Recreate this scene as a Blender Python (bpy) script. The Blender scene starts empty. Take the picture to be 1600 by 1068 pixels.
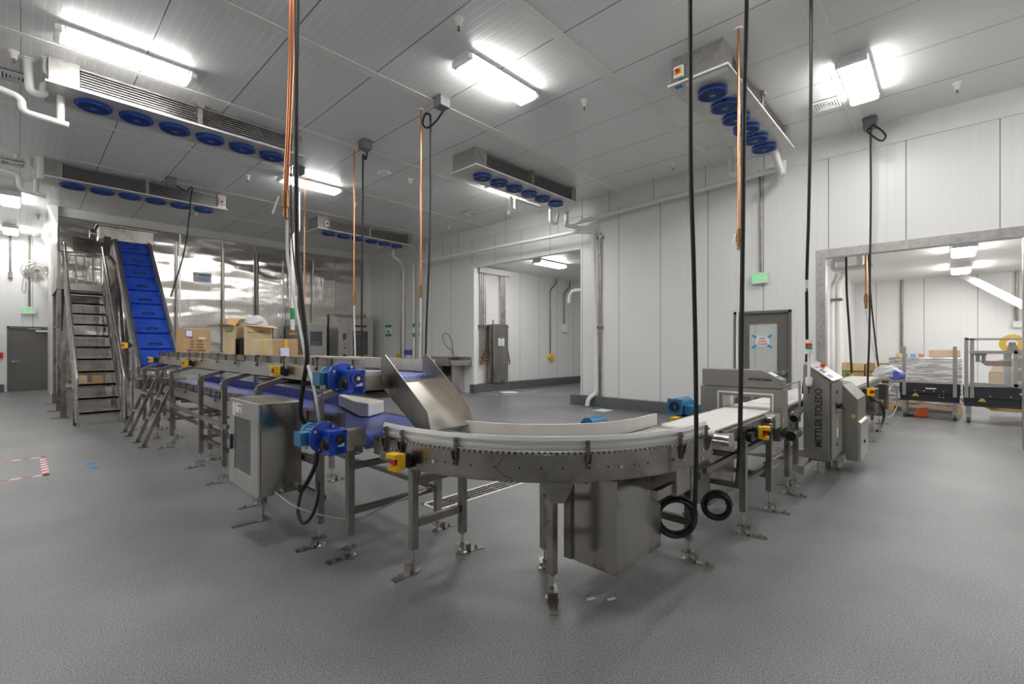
import bpy, math, random
from mathutils import Vector as V, Matrix
random.seed(7)
SC = bpy.context.scene
COL = SC.collection
PI = math.pi
CEIL = 5.25

# ---------------------------------------------------------------- materials
def new_mat(name):
    m = bpy.data.materials.new(name); m.use_nodes = True
    return m, m.node_tree.nodes, m.node_tree.links, m.node_tree.nodes['Principled BSDF']

def flat(name, col, rough=.5, metal=0., spec=.5, alpha=1., emit=None, es=0., trans=0., coat=0.):
    m, N, L, b = new_mat(name)
    b.inputs['Base Color'].default_value = (*col, 1); b.inputs['Roughness'].default_value = rough
    b.inputs['Metallic'].default_value = metal; b.inputs['Specular IOR Level'].default_value = spec
    b.inputs['Alpha'].default_value = alpha; b.inputs['Transmission Weight'].default_value = trans
    b.inputs['Coat Weight'].default_value = coat
    if emit:
        b.inputs['Emission Color'].default_value = (*emit, 1); b.inputs['Emission Strength'].default_value = es
    return m

def noisy(name, c0, c1, scale=6., rough=(.3, .45), metal=0., bump=0., bscale=None, stretch=(1, 1, 1), detail=4., bdist=.01, aniso=0.):
    m, N, L, b = new_mat(name)
    tc = N.new('ShaderNodeTexCoord'); mp = N.new('ShaderNodeMapping'); mp.inputs['Scale'].default_value = stretch
    L.new(tc.outputs['Object'], mp.inputs['Vector'])
    n = N.new('ShaderNodeTexNoise'); n.inputs['Scale'].default_value = scale; n.inputs['Detail'].default_value = detail
    L.new(mp.outputs['Vector'], n.inputs['Vector'])
    r = N.new('ShaderNodeValToRGB'); r.color_ramp.elements[0].position = .3; r.color_ramp.elements[1].position = .7
    r.color_ramp.elements[0].color = (*c0, 1); r.color_ramp.elements[1].color = (*c1, 1)
    L.new(n.outputs['Fac'], r.inputs['Fac']); L.new(r.outputs['Color'], b.inputs['Base Color'])
    mr = N.new('ShaderNodeMapRange'); mr.inputs['From Min'].default_value = .3; mr.inputs['From Max'].default_value = .7
    mr.inputs['To Min'].default_value = rough[0]; mr.inputs['To Max'].default_value = rough[1]
    L.new(n.outputs['Fac'], mr.inputs['Value']); L.new(mr.outputs['Result'], b.inputs['Roughness'])
    b.inputs['Metallic'].default_value = metal
    if aniso: b.inputs['Anisotropic'].default_value = aniso
    if bump:
        n2 = N.new('ShaderNodeTexNoise'); n2.inputs['Scale'].default_value = bscale or scale; n2.inputs['Detail'].default_value = 3.
        L.new(mp.outputs['Vector'], n2.inputs['Vector'])
        bp = N.new('ShaderNodeBump'); bp.inputs['Strength'].default_value = bump; bp.inputs['Distance'].default_value = bdist
        L.new(n2.outputs['Fac'], bp.inputs['Height']); L.new(bp.outputs['Normal'], b.inputs['Normal'])
    return m

def panel_mat(name, axis, period, offset, rib, col, rough=.35, ribc=(.68, .68, .67), ribk=.14):
    """insulated metal panels: a dark joint every `period` along an axis and fine ribs between"""
    m, N, L, b = new_mat(name)
    g = N.new('ShaderNodeNewGeometry'); s = N.new('ShaderNodeSeparateXYZ'); L.new(g.outputs['Position'], s.inputs[0])
    co = s.outputs['XYZ'.index(axis)]
    def mth(op, a, bb=None, clamp=False):
        n = N.new('ShaderNodeMath'); n.operation = op; n.use_clamp = clamp
        for i, x in enumerate((a, bb)):
            if x is None: continue
            if isinstance(x, (int, float)): n.inputs[i].default_value = x
            else: L.new(x, n.inputs[i])
        return n.outputs[0]
    def line(per, off, half):
        p = mth('PINGPONG', mth('ADD', co, 1000 * per - off), per / 2) if False else None
        fr = mth('FRACT', mth('DIVIDE', mth('ADD', co, 500 * per - off), per))
        d = mth('MINIMUM', fr, mth('SUBTRACT', 1., fr))
        return mth('SUBTRACT', 1., mth('MULTIPLY', mth('SUBTRACT', d, half / per), per / half, True), True)
    seam = line(period, offset, .004)
    ribs = line(rib, 0., .006)
    mix = N.new('ShaderNodeMix'); mix.data_type = 'RGBA'
    nz = N.new('ShaderNodeTexNoise'); nz.inputs['Scale'].default_value = .7; L.new(g.outputs['Position'], nz.inputs['Vector'])
    cr = N.new('ShaderNodeValToRGB'); cr.color_ramp.elements[0].color = (*[c * .94 for c in col], 1); cr.color_ramp.elements[1].color = (*col, 1)
    L.new(nz.outputs['Fac'], cr.inputs['Fac'])
    L.new(seam, mix.inputs['Factor']); L.new(cr.outputs['Color'], mix.inputs['A']); mix.inputs['B'].default_value = (.12, .12, .12, 1)
    m2 = N.new('ShaderNodeMix'); m2.data_type = 'RGBA'; L.new(mth('MULTIPLY', ribs, ribk), m2.inputs['Factor'])
    L.new(mix.outputs['Result'], m2.inputs['A']); m2.inputs['B'].default_value = (*ribc, 1)
    L.new(m2.outputs['Result'], b.inputs['Base Color'])
    b.inputs['Roughness'].default_value = rough
    bp = N.new('ShaderNodeBump'); bp.inputs['Strength'].default_value = .35; bp.inputs['Distance'].default_value = .004
    h = mth('SUBTRACT', 1., mth('ADD', mth('MULTIPLY', ribs, .5), seam))
    L.new(h, bp.inputs['Height']); L.new(bp.outputs['Normal'], b.inputs['Normal'])
    return m

M = {}
WH = (.8, .8, .79)
M['wall_y'] = panel_mat('white_panel_right', 'Y', 1.067, .52, .11, WH)
M['wall_x'] = panel_mat('white_panel_back', 'X', 1.1, .3, .11, WH)
M['ceil'] = panel_mat('ceiling_panel', 'X', 1.115, 1.12, .1, (.83, .83, .82), .27, (.95, .95, .94), .45)
M['trimw'] = noisy('trim_white', (.76, .76, .74), (.82, .82, .8), 3, (.35, .45))
M['cream'] = noisy('trim_cream', (.76, .75, .71), (.82, .81, .77), 3, (.4, .5))
M['curb'] = noisy('curb_grey', (.09, .1, .105), (.12, .13, .135), 4, (.4, .55))
M['steel'] = noisy('stainless', (.3, .275, .245), (.43, .405, .37), 6, (.25, .36), 1.)
M['steel2'] = noisy('stainless_dark', (.2, .18, .16), (.31, .285, .26), 5, (.3, .42), 1.)
M['steelbox'] = noisy('stainless_sheet', (.38, .355, .32), (.5, .475, .44), 3, (.16, .3), 1., .04, 2.5, (1, 1, .3), 1., bdist=.02)
M['satin'] = noisy('satin_steel', (.27, .255, .23), (.33, .315, .29), 4, (.36, .46), .55)
M['chute'] = noisy('chute_sheet', (.27, .245, .215), (.42, .39, .35), 4, (.26, .42), 1.)
M['steelmild'] = noisy('stainless_light', (.55, .53, .5), (.66, .64, .61), 9, (.28, .4), 1.)
def freezer_mat():
    m, N, L, b = new_mat('freezer_wall')
    g = N.new('ShaderNodeNewGeometry')
    def nz(sc, scale, detail=1.):
        mp = N.new('ShaderNodeMapping'); mp.inputs['Scale'].default_value = sc; L.new(g.outputs['Position'], mp.inputs['Vector'])
        n = N.new('ShaderNodeTexNoise'); n.inputs['Scale'].default_value = scale; n.inputs['Detail'].default_value = detail; L.new(mp.outputs['Vector'], n.inputs['Vector']); return n
    a = nz((160, 1, 1.), 1.); w = nz((.35, 1, 1.), 1.9, 1.5)
    b1 = N.new('ShaderNodeBump'); b1.inputs['Strength'].default_value = .8; b1.inputs['Distance'].default_value = .0025; L.new(a.outputs['Fac'], b1.inputs['Height'])
    b2 = N.new('ShaderNodeBump'); b2.inputs['Strength'].default_value = .8; b2.inputs['Distance'].default_value = .06; L.new(w.outputs['Fac'], b2.inputs['Height']); L.new(b1.outputs['Normal'], b2.inputs['Normal'])
    L.new(b2.outputs['Normal'], b.inputs['Normal'])
    b.inputs['Base Color'].default_value = (.64, .61, .575, 1); b.inputs['Metallic'].default_value = 1.; b.inputs['Roughness'].default_value = .13
    return m
M['freezer'] = freezer_mat()
M['galv'] = noisy('galvanised', (.36, .35, .33), (.5, .49, .47), 14, (.35, .5), .85, .05, 40)
M['pan'] = noisy('cooler_pan', (.5, .48, .44), (.64, .62, .58), 6, (.3, .45), .35)
M['white'] = flat('white_plastic', (.82, .82, .8), .4)
M['pipe'] = flat('white_pipe_jacket', (.8, .79, .76), .38)
M['hdpe'] = noisy('white_guide', (.7, .67, .62), (.8, .78, .74), 5, (.35, .5))
M['alu'] = flat('guide_rail_alu', (.78, .78, .76), .35, .25)
M['blue'] = flat('gear_blue', (.003, .06, .52), .28, coat=.4)
M['teal'] = flat('motor_blue', (.02, .17, .34), .4, coat=.2)
M['fanblue'] = flat('fan_blue', (.008, .07, .38), .3, coat=.3)
M['fandark'] = flat('fan_guard', (.006, .01, .04), .6)
M['fanwire'] = flat('fan_wire', (.04, .1, .38), .35)
M['hubblue'] = flat('fan_hub', (.1, .2, .45), .4)
M['belt'] = None
M['black'] = flat('black_rubber', (.012, .012, .012), .5)
M['blackp'] = flat('black_plastic', (.02, .02, .022), .35)
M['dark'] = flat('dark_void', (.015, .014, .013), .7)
M['yellow'] = flat('yellow_plastic', (.85, .5, .01), .35)
M['orange'] = flat('orange_plastic', (.8, .14, .02), .4)
M['red'] = flat('red_plastic', (.7, .02, .02), .35)
M['green'] = flat('green_plastic', (.01, .35, .08), .4)
M['tape_yellow'] = flat('tape_yellow', (.75, .5, .08), .4)
M['copper'] = flat('copper', (.75, .33, .17), .3, 1.)
M['brass'] = flat('brass', (.42, .24, .11), .3, 1.)
M['hose'] = flat('white_hose', (.75, .74, .7), .4)
M['jbox'] = flat('junction_grey', (.2, .21, .21), .5)
M['door'] = noisy('door_grey', (.13, .122, .11), (.15, .142, .128), 60, (.45, .55))
M['chrome'] = flat('chrome', (.75, .74, .72), .18, 1.)
M['cardboard'] = noisy('cardboard', (.5, .31, .14), (.58, .37, .18), 5, (.7, .85))
M['cardlight'] = noisy('cardboard_light', (.62, .48, .28), (.7, .55, .34), 5, (.7, .85))
M['carddark'] = flat('cardboard_inside', (.16, .09, .05), .8)
M['paper'] = flat('paper_white', (.82, .83, .84), .6)
M['ink'] = flat('ink_black', (.02, .02, .02), .6)
M['inkred'] = flat('ink_red', (.55, .12, .08), .6)
M['tapeblue'] = flat('tape_blue', (.02, .28, .75), .5)
M['film'] = flat('plastic_film', (.8, .82, .85), .25, 0, .6, .55)
M['wrap'] = noisy('stretch_wrapped_stack', (.2, .15, .13), (.85, .84, .84), 9, (.15, .35), .3, .5, 25, (.4, .4, 3))
M['charcoal'] = flat('packer_charcoal', (.03, .03, .04), .4)
M['maroon'] = flat('maroon_beam', (.2, .008, .02), .35)
M['greymetal'] = flat('grey_machine_paint', (.36, .36, .35), .4, .4)
M['concrete'] = noisy('concrete', (.4, .39, .36), (.52, .51, .48), 3, (.7, .85))
M['panelgrey'] = noisy('control_panel', (.52, .5, .47), (.6, .58, .55), 4, (.3, .4), .5)
M['screen'] = flat('screen_grey', (.12, .14, .16), .2)
M['purple'] = flat('keypad_blue', (.1, .12, .45), .35)
M['caster'] = flat('caster_rubber', (.08, .08, .08), .6)
M['redstripe'] = flat('red_stripe', (.6, .12, .1), .5)
M['led'] = flat('exit_green', (.02, .5, .12), .4, emit=(.05, 1., .25), es=.22)
M['lens'] = flat('light_lens', (.9, .9, .9), .3, emit=(1., .985, .96), es=15.)
M['lens3'] = flat('light_lens_packing', (.9, .9, .9), .3, emit=(1., .97, .93), es=11.)
M['tube'] = flat('light_tube', (.9, .9, .9), .3, emit=(1., .985, .96), es=22.)
M['rimw'] = flat('fixture_rim', (.85, .86, .9), .15, spec=.6)

def glass(name, tint, a, rough=.05):
    m, N, L, b = new_mat(name)
    b.inputs['Base Color'].default_value = (*tint, 1); b.inputs['Roughness'].default_value = rough
    b.inputs['Alpha'].default_value = a
    return m
M['acrylic'] = glass('clear_acrylic', (.8, .82, .83), .16)
M['glass'] = glass('door_glass', (.75, .78, .76), .2)
M['smoked'] = glass('smoked_window', (.12, .13, .13), .82, .08)

def belt_mat(name, c, c2, scale):
    m, N, L, b = new_mat(name)
    g = N.new('ShaderNodeNewGeometry')
    ch = N.new('ShaderNodeTexChecker'); ch.inputs['Scale'].default_value = scale
    ch.inputs['Color1'].default_value = (*c, 1); ch.inputs['Color2'].default_value = (*c2, 1)
    L.new(g.outputs['Position'], ch.inputs['Vector']); L.new(ch.outputs['Color'], b.inputs['Base Color'])
    bp = N.new('ShaderNodeBump'); bp.inputs['Strength'].default_value = .4; bp.inputs['Distance'].default_value = .003
    L.new(ch.outputs['Fac'], bp.inputs['Height']); L.new(bp.outputs['Normal'], b.inputs['Normal'])
    b.inputs['Roughness'].default_value = .28
    return m
M['belt'] = belt_mat('blue_modular_belt', (.03, .06, .42), (.22, .25, .6), 60.)
M['blueplate'] = noisy('blue_cover', (.012, .05, .36), (.02, .07, .44), 4, (.25, .35))
M['whitebelt'] = noisy('white_belt', (.7, .68, .64), (.76, .74, .71), 3, (.4, .5))
M['slat'] = noisy('grey_chain_slat', (.35, .34, .32), (.5, .49, .46), 6, (.3, .45))

def floor_mat():
    m, N, L, b = new_mat('epoxy_floor')
    g = N.new('ShaderNodeNewGeometry')
    n = N.new('ShaderNodeTexNoise'); n.inputs['Scale'].default_value = .8; n.inputs['Detail'].default_value = 6
    L.new(g.outputs['Position'], n.inputs['Vector'])
    r = N.new('ShaderNodeValToRGB'); r.color_ramp.elements[0].position = .3; r.color_ramp.elements[1].position = .72
    r.color_ramp.elements[0].color = (.145, .151, .154, 1); r.color_ramp.elements[1].color = (.235, .243, .246, 1)
    L.new(n.outputs['Fac'], r.inputs['Fac'])
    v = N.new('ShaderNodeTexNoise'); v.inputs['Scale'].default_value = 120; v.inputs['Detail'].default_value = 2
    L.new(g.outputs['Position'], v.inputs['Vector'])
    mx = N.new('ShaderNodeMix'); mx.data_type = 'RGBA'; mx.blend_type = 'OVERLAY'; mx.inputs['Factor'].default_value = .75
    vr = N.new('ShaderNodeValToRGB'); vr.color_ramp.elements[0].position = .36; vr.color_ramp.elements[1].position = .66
    vr.color_ramp.elements[0].color = (.22, .22, .22, 1); vr.color_ramp.elements[1].color = (.85, .85, .85, 1); L.new(v.outputs['Fac'], vr.inputs['Fac'])  # fine flecks put into the colour stand in for the floor's sparkle
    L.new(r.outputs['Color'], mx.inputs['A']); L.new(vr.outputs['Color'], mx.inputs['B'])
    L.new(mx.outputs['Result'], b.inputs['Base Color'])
    bp = N.new('ShaderNodeBump'); bp.inputs['Strength'].default_value = .6; bp.inputs['Distance'].default_value = .006
    L.new(v.outputs['Fac'], bp.inputs['Height']); L.new(bp.outputs['Normal'], b.inputs['Normal'])
    b.inputs['Roughness'].default_value = .3; b.inputs['Specular IOR Level'].default_value = .7
    return m
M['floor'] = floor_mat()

# ---------------------------------------------------------------- mesh helpers
def frame(axis):
    z = V(axis).normalized(); a = V((0, 0, 1)) if abs(z.z) < .9 else V((1, 0, 0))
    x = a.cross(z).normalized(); return x, z.cross(x), z

class MB:
    def __init__(s): s.v = []; s.f = []; s.sm = []; s.p = []
    def add(s, vs, fs, smooth=False):
        o = len(s.v); s.v += [tuple(p) for p in vs]
        for f in fs: s.f.append([i + o for i in f]); s.sm.append(smooth)
        return s
    def box(s, x0, x1, y0, y1, z0, z1):
        if x0 > x1: x0, x1 = x1, x0
        if y0 > y1: y0, y1 = y1, y0
        if z0 > z1: z0, z1 = z1, z0
        vs = [(x, y, z) for z in (z0, z1) for y in (y0, y1) for x in (x0, x1)]
        return s.add(vs, [(0, 2, 3, 1), (4, 5, 7, 6), (0, 1, 5, 4), (2, 6, 7, 3), (0, 4, 6, 2), (1, 3, 7, 5)])
    def bar(s, p0, p1, w, h, up=(0, 0, 1)):
        """square bar from p0 to p1, w wide across, h high along up"""
        p0, p1 = V(p0), V(p1); d = (p1 - p0).normalized(); u = V(up)
        if abs(d.dot(u)) > .98: u = V((1, 0, 0))
        sd = d.cross(u).normalized(); u = sd.cross(d)
        vs = []
        for p in (p0, p1):
            for a, b in ((-1, -1), (1, -1), (1, 1), (-1, 1)): vs.append(p + sd * a * w / 2 + u * b * h / 2)
        return s.add(vs, [(0, 1, 2, 3), (7, 6, 5, 4), (0, 4, 5, 1), (1, 5, 6, 2), (2, 6, 7, 3), (3, 7, 4, 0)])
    def cyl(s, p0, p1, r, n=16, r1=None, cap=True):
        p0, p1 = V(p0), V(p1); x, y, z = frame(p1 - p0); r1 = r if r1 is None else r1
        vs = [p0 + (x * math.cos(2 * PI * i / n) + y * math.sin(2 * PI * i / n)) * r for i in range(n)]
        vs += [p1 + (x * math.cos(2 * PI * i / n) + y * math.sin(2 * PI * i / n)) * r1 for i in range(n)]
        s.add(vs, [(i, (i + 1) % n, n + (i + 1) % n, n + i) for i in range(n)], True)
        if cap:
            s.add(vs[:n], [tuple(reversed(range(n)))]); s.add(vs[n:], [tuple(range(n))])
        return s
    def ring(s, c, axis, ro, ri, h, n=24):
        """flat annulus with thickness h along axis from c"""
        x, y, z = frame(axis); c = V(c); vs = []
        for k, (r, t) in enumerate(((ro, 0), (ro, h), (ri, h), (ri, 0))):
            vs += [c + z * t + (x * math.cos(2 * PI * i / n) + y * math.sin(2 * PI * i / n)) * r for i in range(n)]
        fs = []
        for k in range(4):
            for i in range(n): fs.append((k * n + i, k * n + (i + 1) % n, ((k + 1) % 4) * n + (i + 1) % n, ((k + 1) % 4) * n + i))
        return s.add(vs, fs, False)
    def tube(s, pts, r, n=8, closed=False, cap=True):
        P = [V(p) for p in pts]; m = len(P); vs = []; prev = None
        for i, p in enumerate(P):
            if closed: d = P[(i + 1) % m] - P[i - 1]
            else: d = P[min(i + 1, m - 1)] - P[max(i - 1, 0)]
            d.normalize()
            if prev is None: x, y, z = frame(d)
            else:
                x = prev - d * prev.dot(d)
                if x.length < 1e-5: x = frame(d)[0]
                x.normalize(); y = d.cross(x)
            prev = x
            vs += [p + (x * math.cos(2 * PI * k / n) + y * math.sin(2 * PI * k / n)) * r for k in range(n)]
        fs = []
        for i in range(m if closed else m - 1):
            a, b = i * n, ((i + 1) % m) * n
            fs += [(a + k, a + (k + 1) % n, b + (k + 1) % n, b + k) for k in range(n)]
        s.add(vs, fs, True)
        if not closed and cap:
            s.add(vs[:n], [tuple(reversed(range(n)))]); s.add(vs[-n:], [tuple(range(n))])
        return s
    def lathe(s, c, axis, prof, n=20):
        x, y, z = frame(axis); c = V(c); vs = []
        for r, t in prof: vs += [c + z * t + (x * math.cos(2 * PI * i / n) + y * math.sin(2 * PI * i / n)) * max(r, 1e-4) for i in range(n)]
        fs = [(k * n + i, k * n + (i + 1) % n, (k + 1) * n + (i + 1) % n, (k + 1) * n + i) for k in range(len(prof) - 1) for i in range(n)]
        return s.add(vs, fs, True)
    def prism(s, poly, d):
        """closed polygon of 3-D points pushed along vector d"""
        n = len(poly); P = [V(p) for p in poly]; d = V(d); vs = P + [p + d for p in P]
        return s.add(vs, [tuple(reversed(range(n))), tuple(range(n, 2 * n))] + [(i, (i + 1) % n, n + (i + 1) % n, n + i) for i in range(n)])
    def sweep(s, path, prof, closed_prof=True):
        """profile of (side, z) pairs swept along a horizontal path of ((x,y),(nx,ny)) entries"""
        n = len(prof); vs = []
        for (x, y), (nx, ny) in path: vs += [(x + nx * a, y + ny * a, b) for a, b in prof]
        fs = []
        for i in range(len(path) - 1):
            for k in range(n if closed_prof else n - 1):
                fs.append((i * n + k, i * n + (k + 1) % n, (i + 1) * n + (k + 1) % n, (i + 1) * n + k))
        s.add(vs, fs)
        m = len(path) - 1
        if closed_prof: s.add(vs[:n], [tuple(reversed(range(n)))]); s.add(vs[m * n:], [tuple(range(n))])
        return s
    def sphere(s, c, r, n=12, m=8, sc=(1, 1, 1)):
        prof = [(r * math.sin(PI * k / m), -r * math.cos(PI * k / m)) for k in range(m + 1)]
        o = len(s.v); s.lathe((0, 0, 0), (0, 0, 1), prof, n)
        for i in range(o, len(s.v)): p = s.v[i]; s.v[i] = (c[0] + p[0] * sc[0], c[1] + p[1] * sc[1], c[2] + p[2] * sc[2])
        return s

def _mark(fn):
    def g(s, *a, **k):
        top = not getattr(s, '_in', False)
        if top: s.p.append((len(s.v), len(s.f))); s._in = True
        r = fn(s, *a, **k)
        if top: s._in = False
        return r
    return g
for _n in ('box', 'bar', 'cyl', 'ring', 'tube', 'lathe', 'prism', 'sphere', 'sweep'): setattr(MB, _n, _mark(getattr(MB, _n)))

ORG = {}
def mesh_obj(name, mb, mat, parent=None, bevel=0.):
    me = bpy.data.meshes.new(name)
    o0 = ORG.get(parent.name, V((0, 0, 0))) if parent else V((0, 0, 0))
    me.from_pydata([tuple(V(p) - o0) for p in mb.v], [], mb.f)
    me.polygons.foreach_set('use_smooth', mb.sm)
    if isinstance(mat, str): mat = M[mat]
    me.materials.append(mat)
    me.update()
    import bmesh
    bm = bmesh.new(); bm.from_mesh(me); bmesh.ops.recalc_face_normals(bm, faces=bm.faces); bm.to_mesh(me); bm.free()
    o = bpy.data.objects.new(name, me); COL.objects.link(o)
    if parent: o.parent = parent; ORG[o.name] = o0
    if bevel:
        b = o.modifiers.new('bevel', 'BEVEL'); b.width = bevel; b.segments = 2; b.limit_method = 'ANGLE'; b.angle_limit = .9
    return o
SINGLE = {'cross_bar': 1, 'end_bracket': 1, 'rail_clip': 1, 'apron': 1, 'end_cover': 1, 'bolt': 0, 'bolt_hole': 1, 'long_rail': 1, 'return_roller': 1, 'lock': 0, 'roller': 1,
          'motor_roller': 1, 'lower_rail': 1, 'deck_brace': 1, 'side_brace': 1, 'clear_guard': 1, 'tape_holder': 1, 'cable_gland': 1, 'screw': 1, 'riser': 1, 'guard_post': 1, 'lens_clip': 1, 'push_button': 0, 'tape': 1, 'column': 1, 'base_beam': 1, 'hinge': 1, 'divider': 1, 'support': 1, 'pan_lip': 1}
def part(name, mb, mat, parent=None, bevel=0., g=0):
    """one part; names in SINGLE become one mesh per primitive (or per g primitives)"""
    g = g or SINGLE.get(name, 0)
    if not g or len(mb.p) <= g: return mesh_obj(name, mb, mat, parent, bevel)
    marks = mb.p[::g] + [(len(mb.v), len(mb.f))]; o = None
    for (v0, f0), (v1, f1) in zip(marks, marks[1:]):
        q = MB(); q.v = mb.v[v0:v1]; q.f = [[i - v0 for i in f] for f in mb.f[f0:f1]]; q.sm = mb.sm[f0:f1]
        o = mesh_obj(name, q, mat, parent, bevel)
    return o

def tag(o, label, cat, group=None):
    o['label'] = label; o['category'] = cat
    if group: o['group'] = group
    return o
def thing(name, label, cat, loc=(0, 0, 0), group=None):
    o = bpy.data.objects.new(name, None); COL.objects.link(o); o.location = loc; o.empty_display_size = .1
    ORG[o.name] = V(loc)
    return tag(o, label, cat, group)
def solo(name, mb, mat, label, cat, group=None, bevel=0.):
    """a thing that is one mesh, its origin at its centre"""
    xs = [V(p) for p in mb.v]; c = sum(xs, V()) / len(xs)
    mb.v = [tuple(p - c) for p in xs]
    o = mesh_obj(name, mb, mat, None, bevel); o.location = c
    return tag(o, label, cat, group)
def struct(name, mb, mat, parent=None):
    o = mesh_obj(name, mb, mat, parent)
    if not parent: o['kind'] = 'structure'
    return o
def dup(root, loc, label, group=None, rotz=0.):
    def cp(o, par):
        c = o.copy(); COL.objects.link(c)
        if par: c.parent = par
        for ch in list(o.children): cp(ch, c)
        return c
    r = cp(root, None); r.location = loc; r.rotation_euler = (0, 0, rotz); r['label'] = label
    if group: r['group'] = group
    return r

def text(name, s, size, loc, right, up, mat, parent, bold=.0, sx=1.):
    cu = bpy.data.curves.new(name, 'FONT'); cu.body = s; cu.size = size; cu.align_x = 'CENTER'; cu.align_y = 'CENTER'
    cu.extrude = .0006; cu.offset = bold
    t = bpy.data.objects.new('tmp', cu); COL.objects.link(t)
    dg = bpy.context.evaluated_depsgraph_get(); me = bpy.data.meshes.new_from_object(t.evaluated_get(dg))
    bpy.data.objects.remove(t)
    x = V(right).normalized(); y = V(up).normalized(); z = x.cross(y)
    mt = Matrix(((x.x * sx, y.x, z.x, 0), (x.y * sx, y.y, z.y, 0), (x.z * sx, y.z, z.z, 0), (0, 0, 0, 1)))
    me.transform(mt)
    o0 = ORG.get(parent.name, V((0, 0, 0))) if parent else V((0, 0, 0))
    me.transform(Matrix.Translation(V(loc) - o0)); me.materials.clear(); me.materials.append(M[mat])
    o = bpy.data.objects.new(name, me); COL.objects.link(o)
    if parent: o.parent = parent; ORG[o.name] = o0
    return o

def smoothpath(pts, n=6):
    """Catmull-Rom through the points"""
    P = [V(p) for p in pts]; P = [P[0] * 2 - P[1]] + P + [P[-1] * 2 - P[-2]]; out = []
    for i in range(1, len(P) - 2):
        for k in range(n):
            t = k / n; a, b, c, d = P[i - 1], P[i], P[i + 1], P[i + 2]
            out.append(.5 * ((2 * b) + (c - a) * t + (2 * a - 5 * b + 4 * c - d) * t * t + (3 * b - a - 3 * c + d) * t ** 3))
    out.append(P[-2]); return out
def elbow(pts, r, n=5):
    """polyline with rounded corners"""
    P = [V(p) for p in pts]; out = [P[0]]
    for i in range(1, len(P) - 1):
        a, b, c = P[i - 1], P[i], P[i + 1]; d0 = (a - b); d1 = (c - b); rr = min(r, d0.length * .45, d1.length * .45)
        p0 = b + d0.normalized() * rr; p1 = b + d1.normalized() * rr
        for k in range(n + 1):
            t = k / n; out.append(p0 * (1 - t) ** 2 + b * 2 * t * (1 - t) + p1 * t * t)
    out.append(P[-1]); return out

# ---------------------------------------------------------------- the setting
WX = 10.0
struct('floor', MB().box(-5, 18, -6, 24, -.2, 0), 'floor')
struct('ceiling', MB().box(-5, WX + .15, -6, 24, CEIL, CEIL + .2), 'ceil')
w = MB()
segs = [(-6, -.80), (1.75, 2.17), (3.2, 6.98), (11.12, 24)]
for a, b in segs: w.box(WX, WX + .15, a, b, 0, CEIL)
w.box(WX, WX + .15, -.80, 1.75, 3.23, CEIL); w.box(WX, WX + .15, 2.17, 3.2, 2.2, CEIL); w.box(WX, WX + .15, 6.98, 11.12, 4.03, CEIL)
struct('wall_right', w, 'wall_y')
struct('wall_back', MB().box(.7, 9.72, 17.6, 17.75, 0, CEIL).box(.7, .85, 17.75, 22.8, 0, CEIL), 'freezer')
struct('wall_back_corner', MB().box(9.72, WX, 17.5, 17.75, 0, CEIL), 'wall_x')
struct('wall_freezer_side', MB().box(.66, .7, 17.58, 22.8, 0, CEIL - .36), 'trimw')
w = MB().box(-5, -.3, 22.8, 22.95, 0, CEIL).box(.8, 10, 22.8, 22.95, 0, CEIL).box(-.3, .8, 22.8, 22.95, 2.18, CEIL)
struct('wall_far', w, 'wall_x')
struct('wall_left', MB().box(-5, -4.85, -6, 23, 0, CEIL), 'wall_y')
struct('wall_front', MB().box(-5, WX, -6, -5.85, 0, CEIL), 'wall_x')
# side room beyond the tall opening
struct('wall_alcove_left', MB().box(WX + .15, 17.2, 11.3, 11.45, 0, 4.3), 'wall_x')
struct('wall_alcove_back', MB().box(17.05, 17.2, 2.35, 11.3, 0, 4.3), 'wall_y')
struct('ceiling_alcove', MB().box(WX + .15, 17.2, 2.2, 11.45, 4.15, 4.3), 'trimw')
# packing room beyond the wide opening
struct('wall_packing_left', MB().box(WX + .15, 18, 2.1, 2.25, 0, 4.3), 'wall_x')
struct('wall_packing_back', MB().box(17.5, 17.65, -6, 2.1, 0, 3.6), 'wall_y')
struct('wall_packing_right', MB().box(WX + .15, 18, -6, -5.85, 0, 3.6), 'wall_x')
struct('ceiling_packing', MB().box(WX + .15, 18, -6, 2.1, 3.42, 3.6), 'trimw')
# ceiling strips, wall coves
n = 1
for y, wd, a, b in ((1.11, .17, -5, WX), (3.44, .15, -5, WX), (5.78, .13, -5, WX), (8.12, .1, -5, WX), (10.5, .1, -5, WX), (12.85, .1, -5, WX), (15.2, .1, -5, WX), (-1.2, .15, -5, WX)):
    struct(f'trim_{n}', MB().box(a, b, y - wd / 2, y + wd / 2, CEIL - .006, CEIL), 'cream'); n += 1
struct(f'trim_{n}', MB().prism([(WX, -6, CEIL - .36), (WX - .02, -6, CEIL - .36), (WX - .06, -6, CEIL), (WX, -6, CEIL)], (0, 23.5, 0)), 'trimw'); n += 1
struct(f'trim_{n}', MB().prism([(.55, 17.6, CEIL - .22), (.55, 17.5, CEIL - .22), (.5, 17.42, CEIL), (.5, 17.6, CEIL)], (9.4, 0, 0)), 'trimw'); n += 1
struct(f'trim_{n}', MB().prism([(.7, 17.45, CEIL - .5), (.5, 17.3, CEIL), (.7, 17.3, CEIL)], (0, 5.4, 0)), 'trimw'); n += 1
# vertical cap strips on the freezer wall
for x in (2.05, 3.45, 4.62, 5.6, 6.55, 7.3, 8.5):
    struct(f'trim_{n}', MB().box(x - .02, x + .02, 17.58, 17.6, 0, CEIL - .2), 'steelmild'); n += 1
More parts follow.
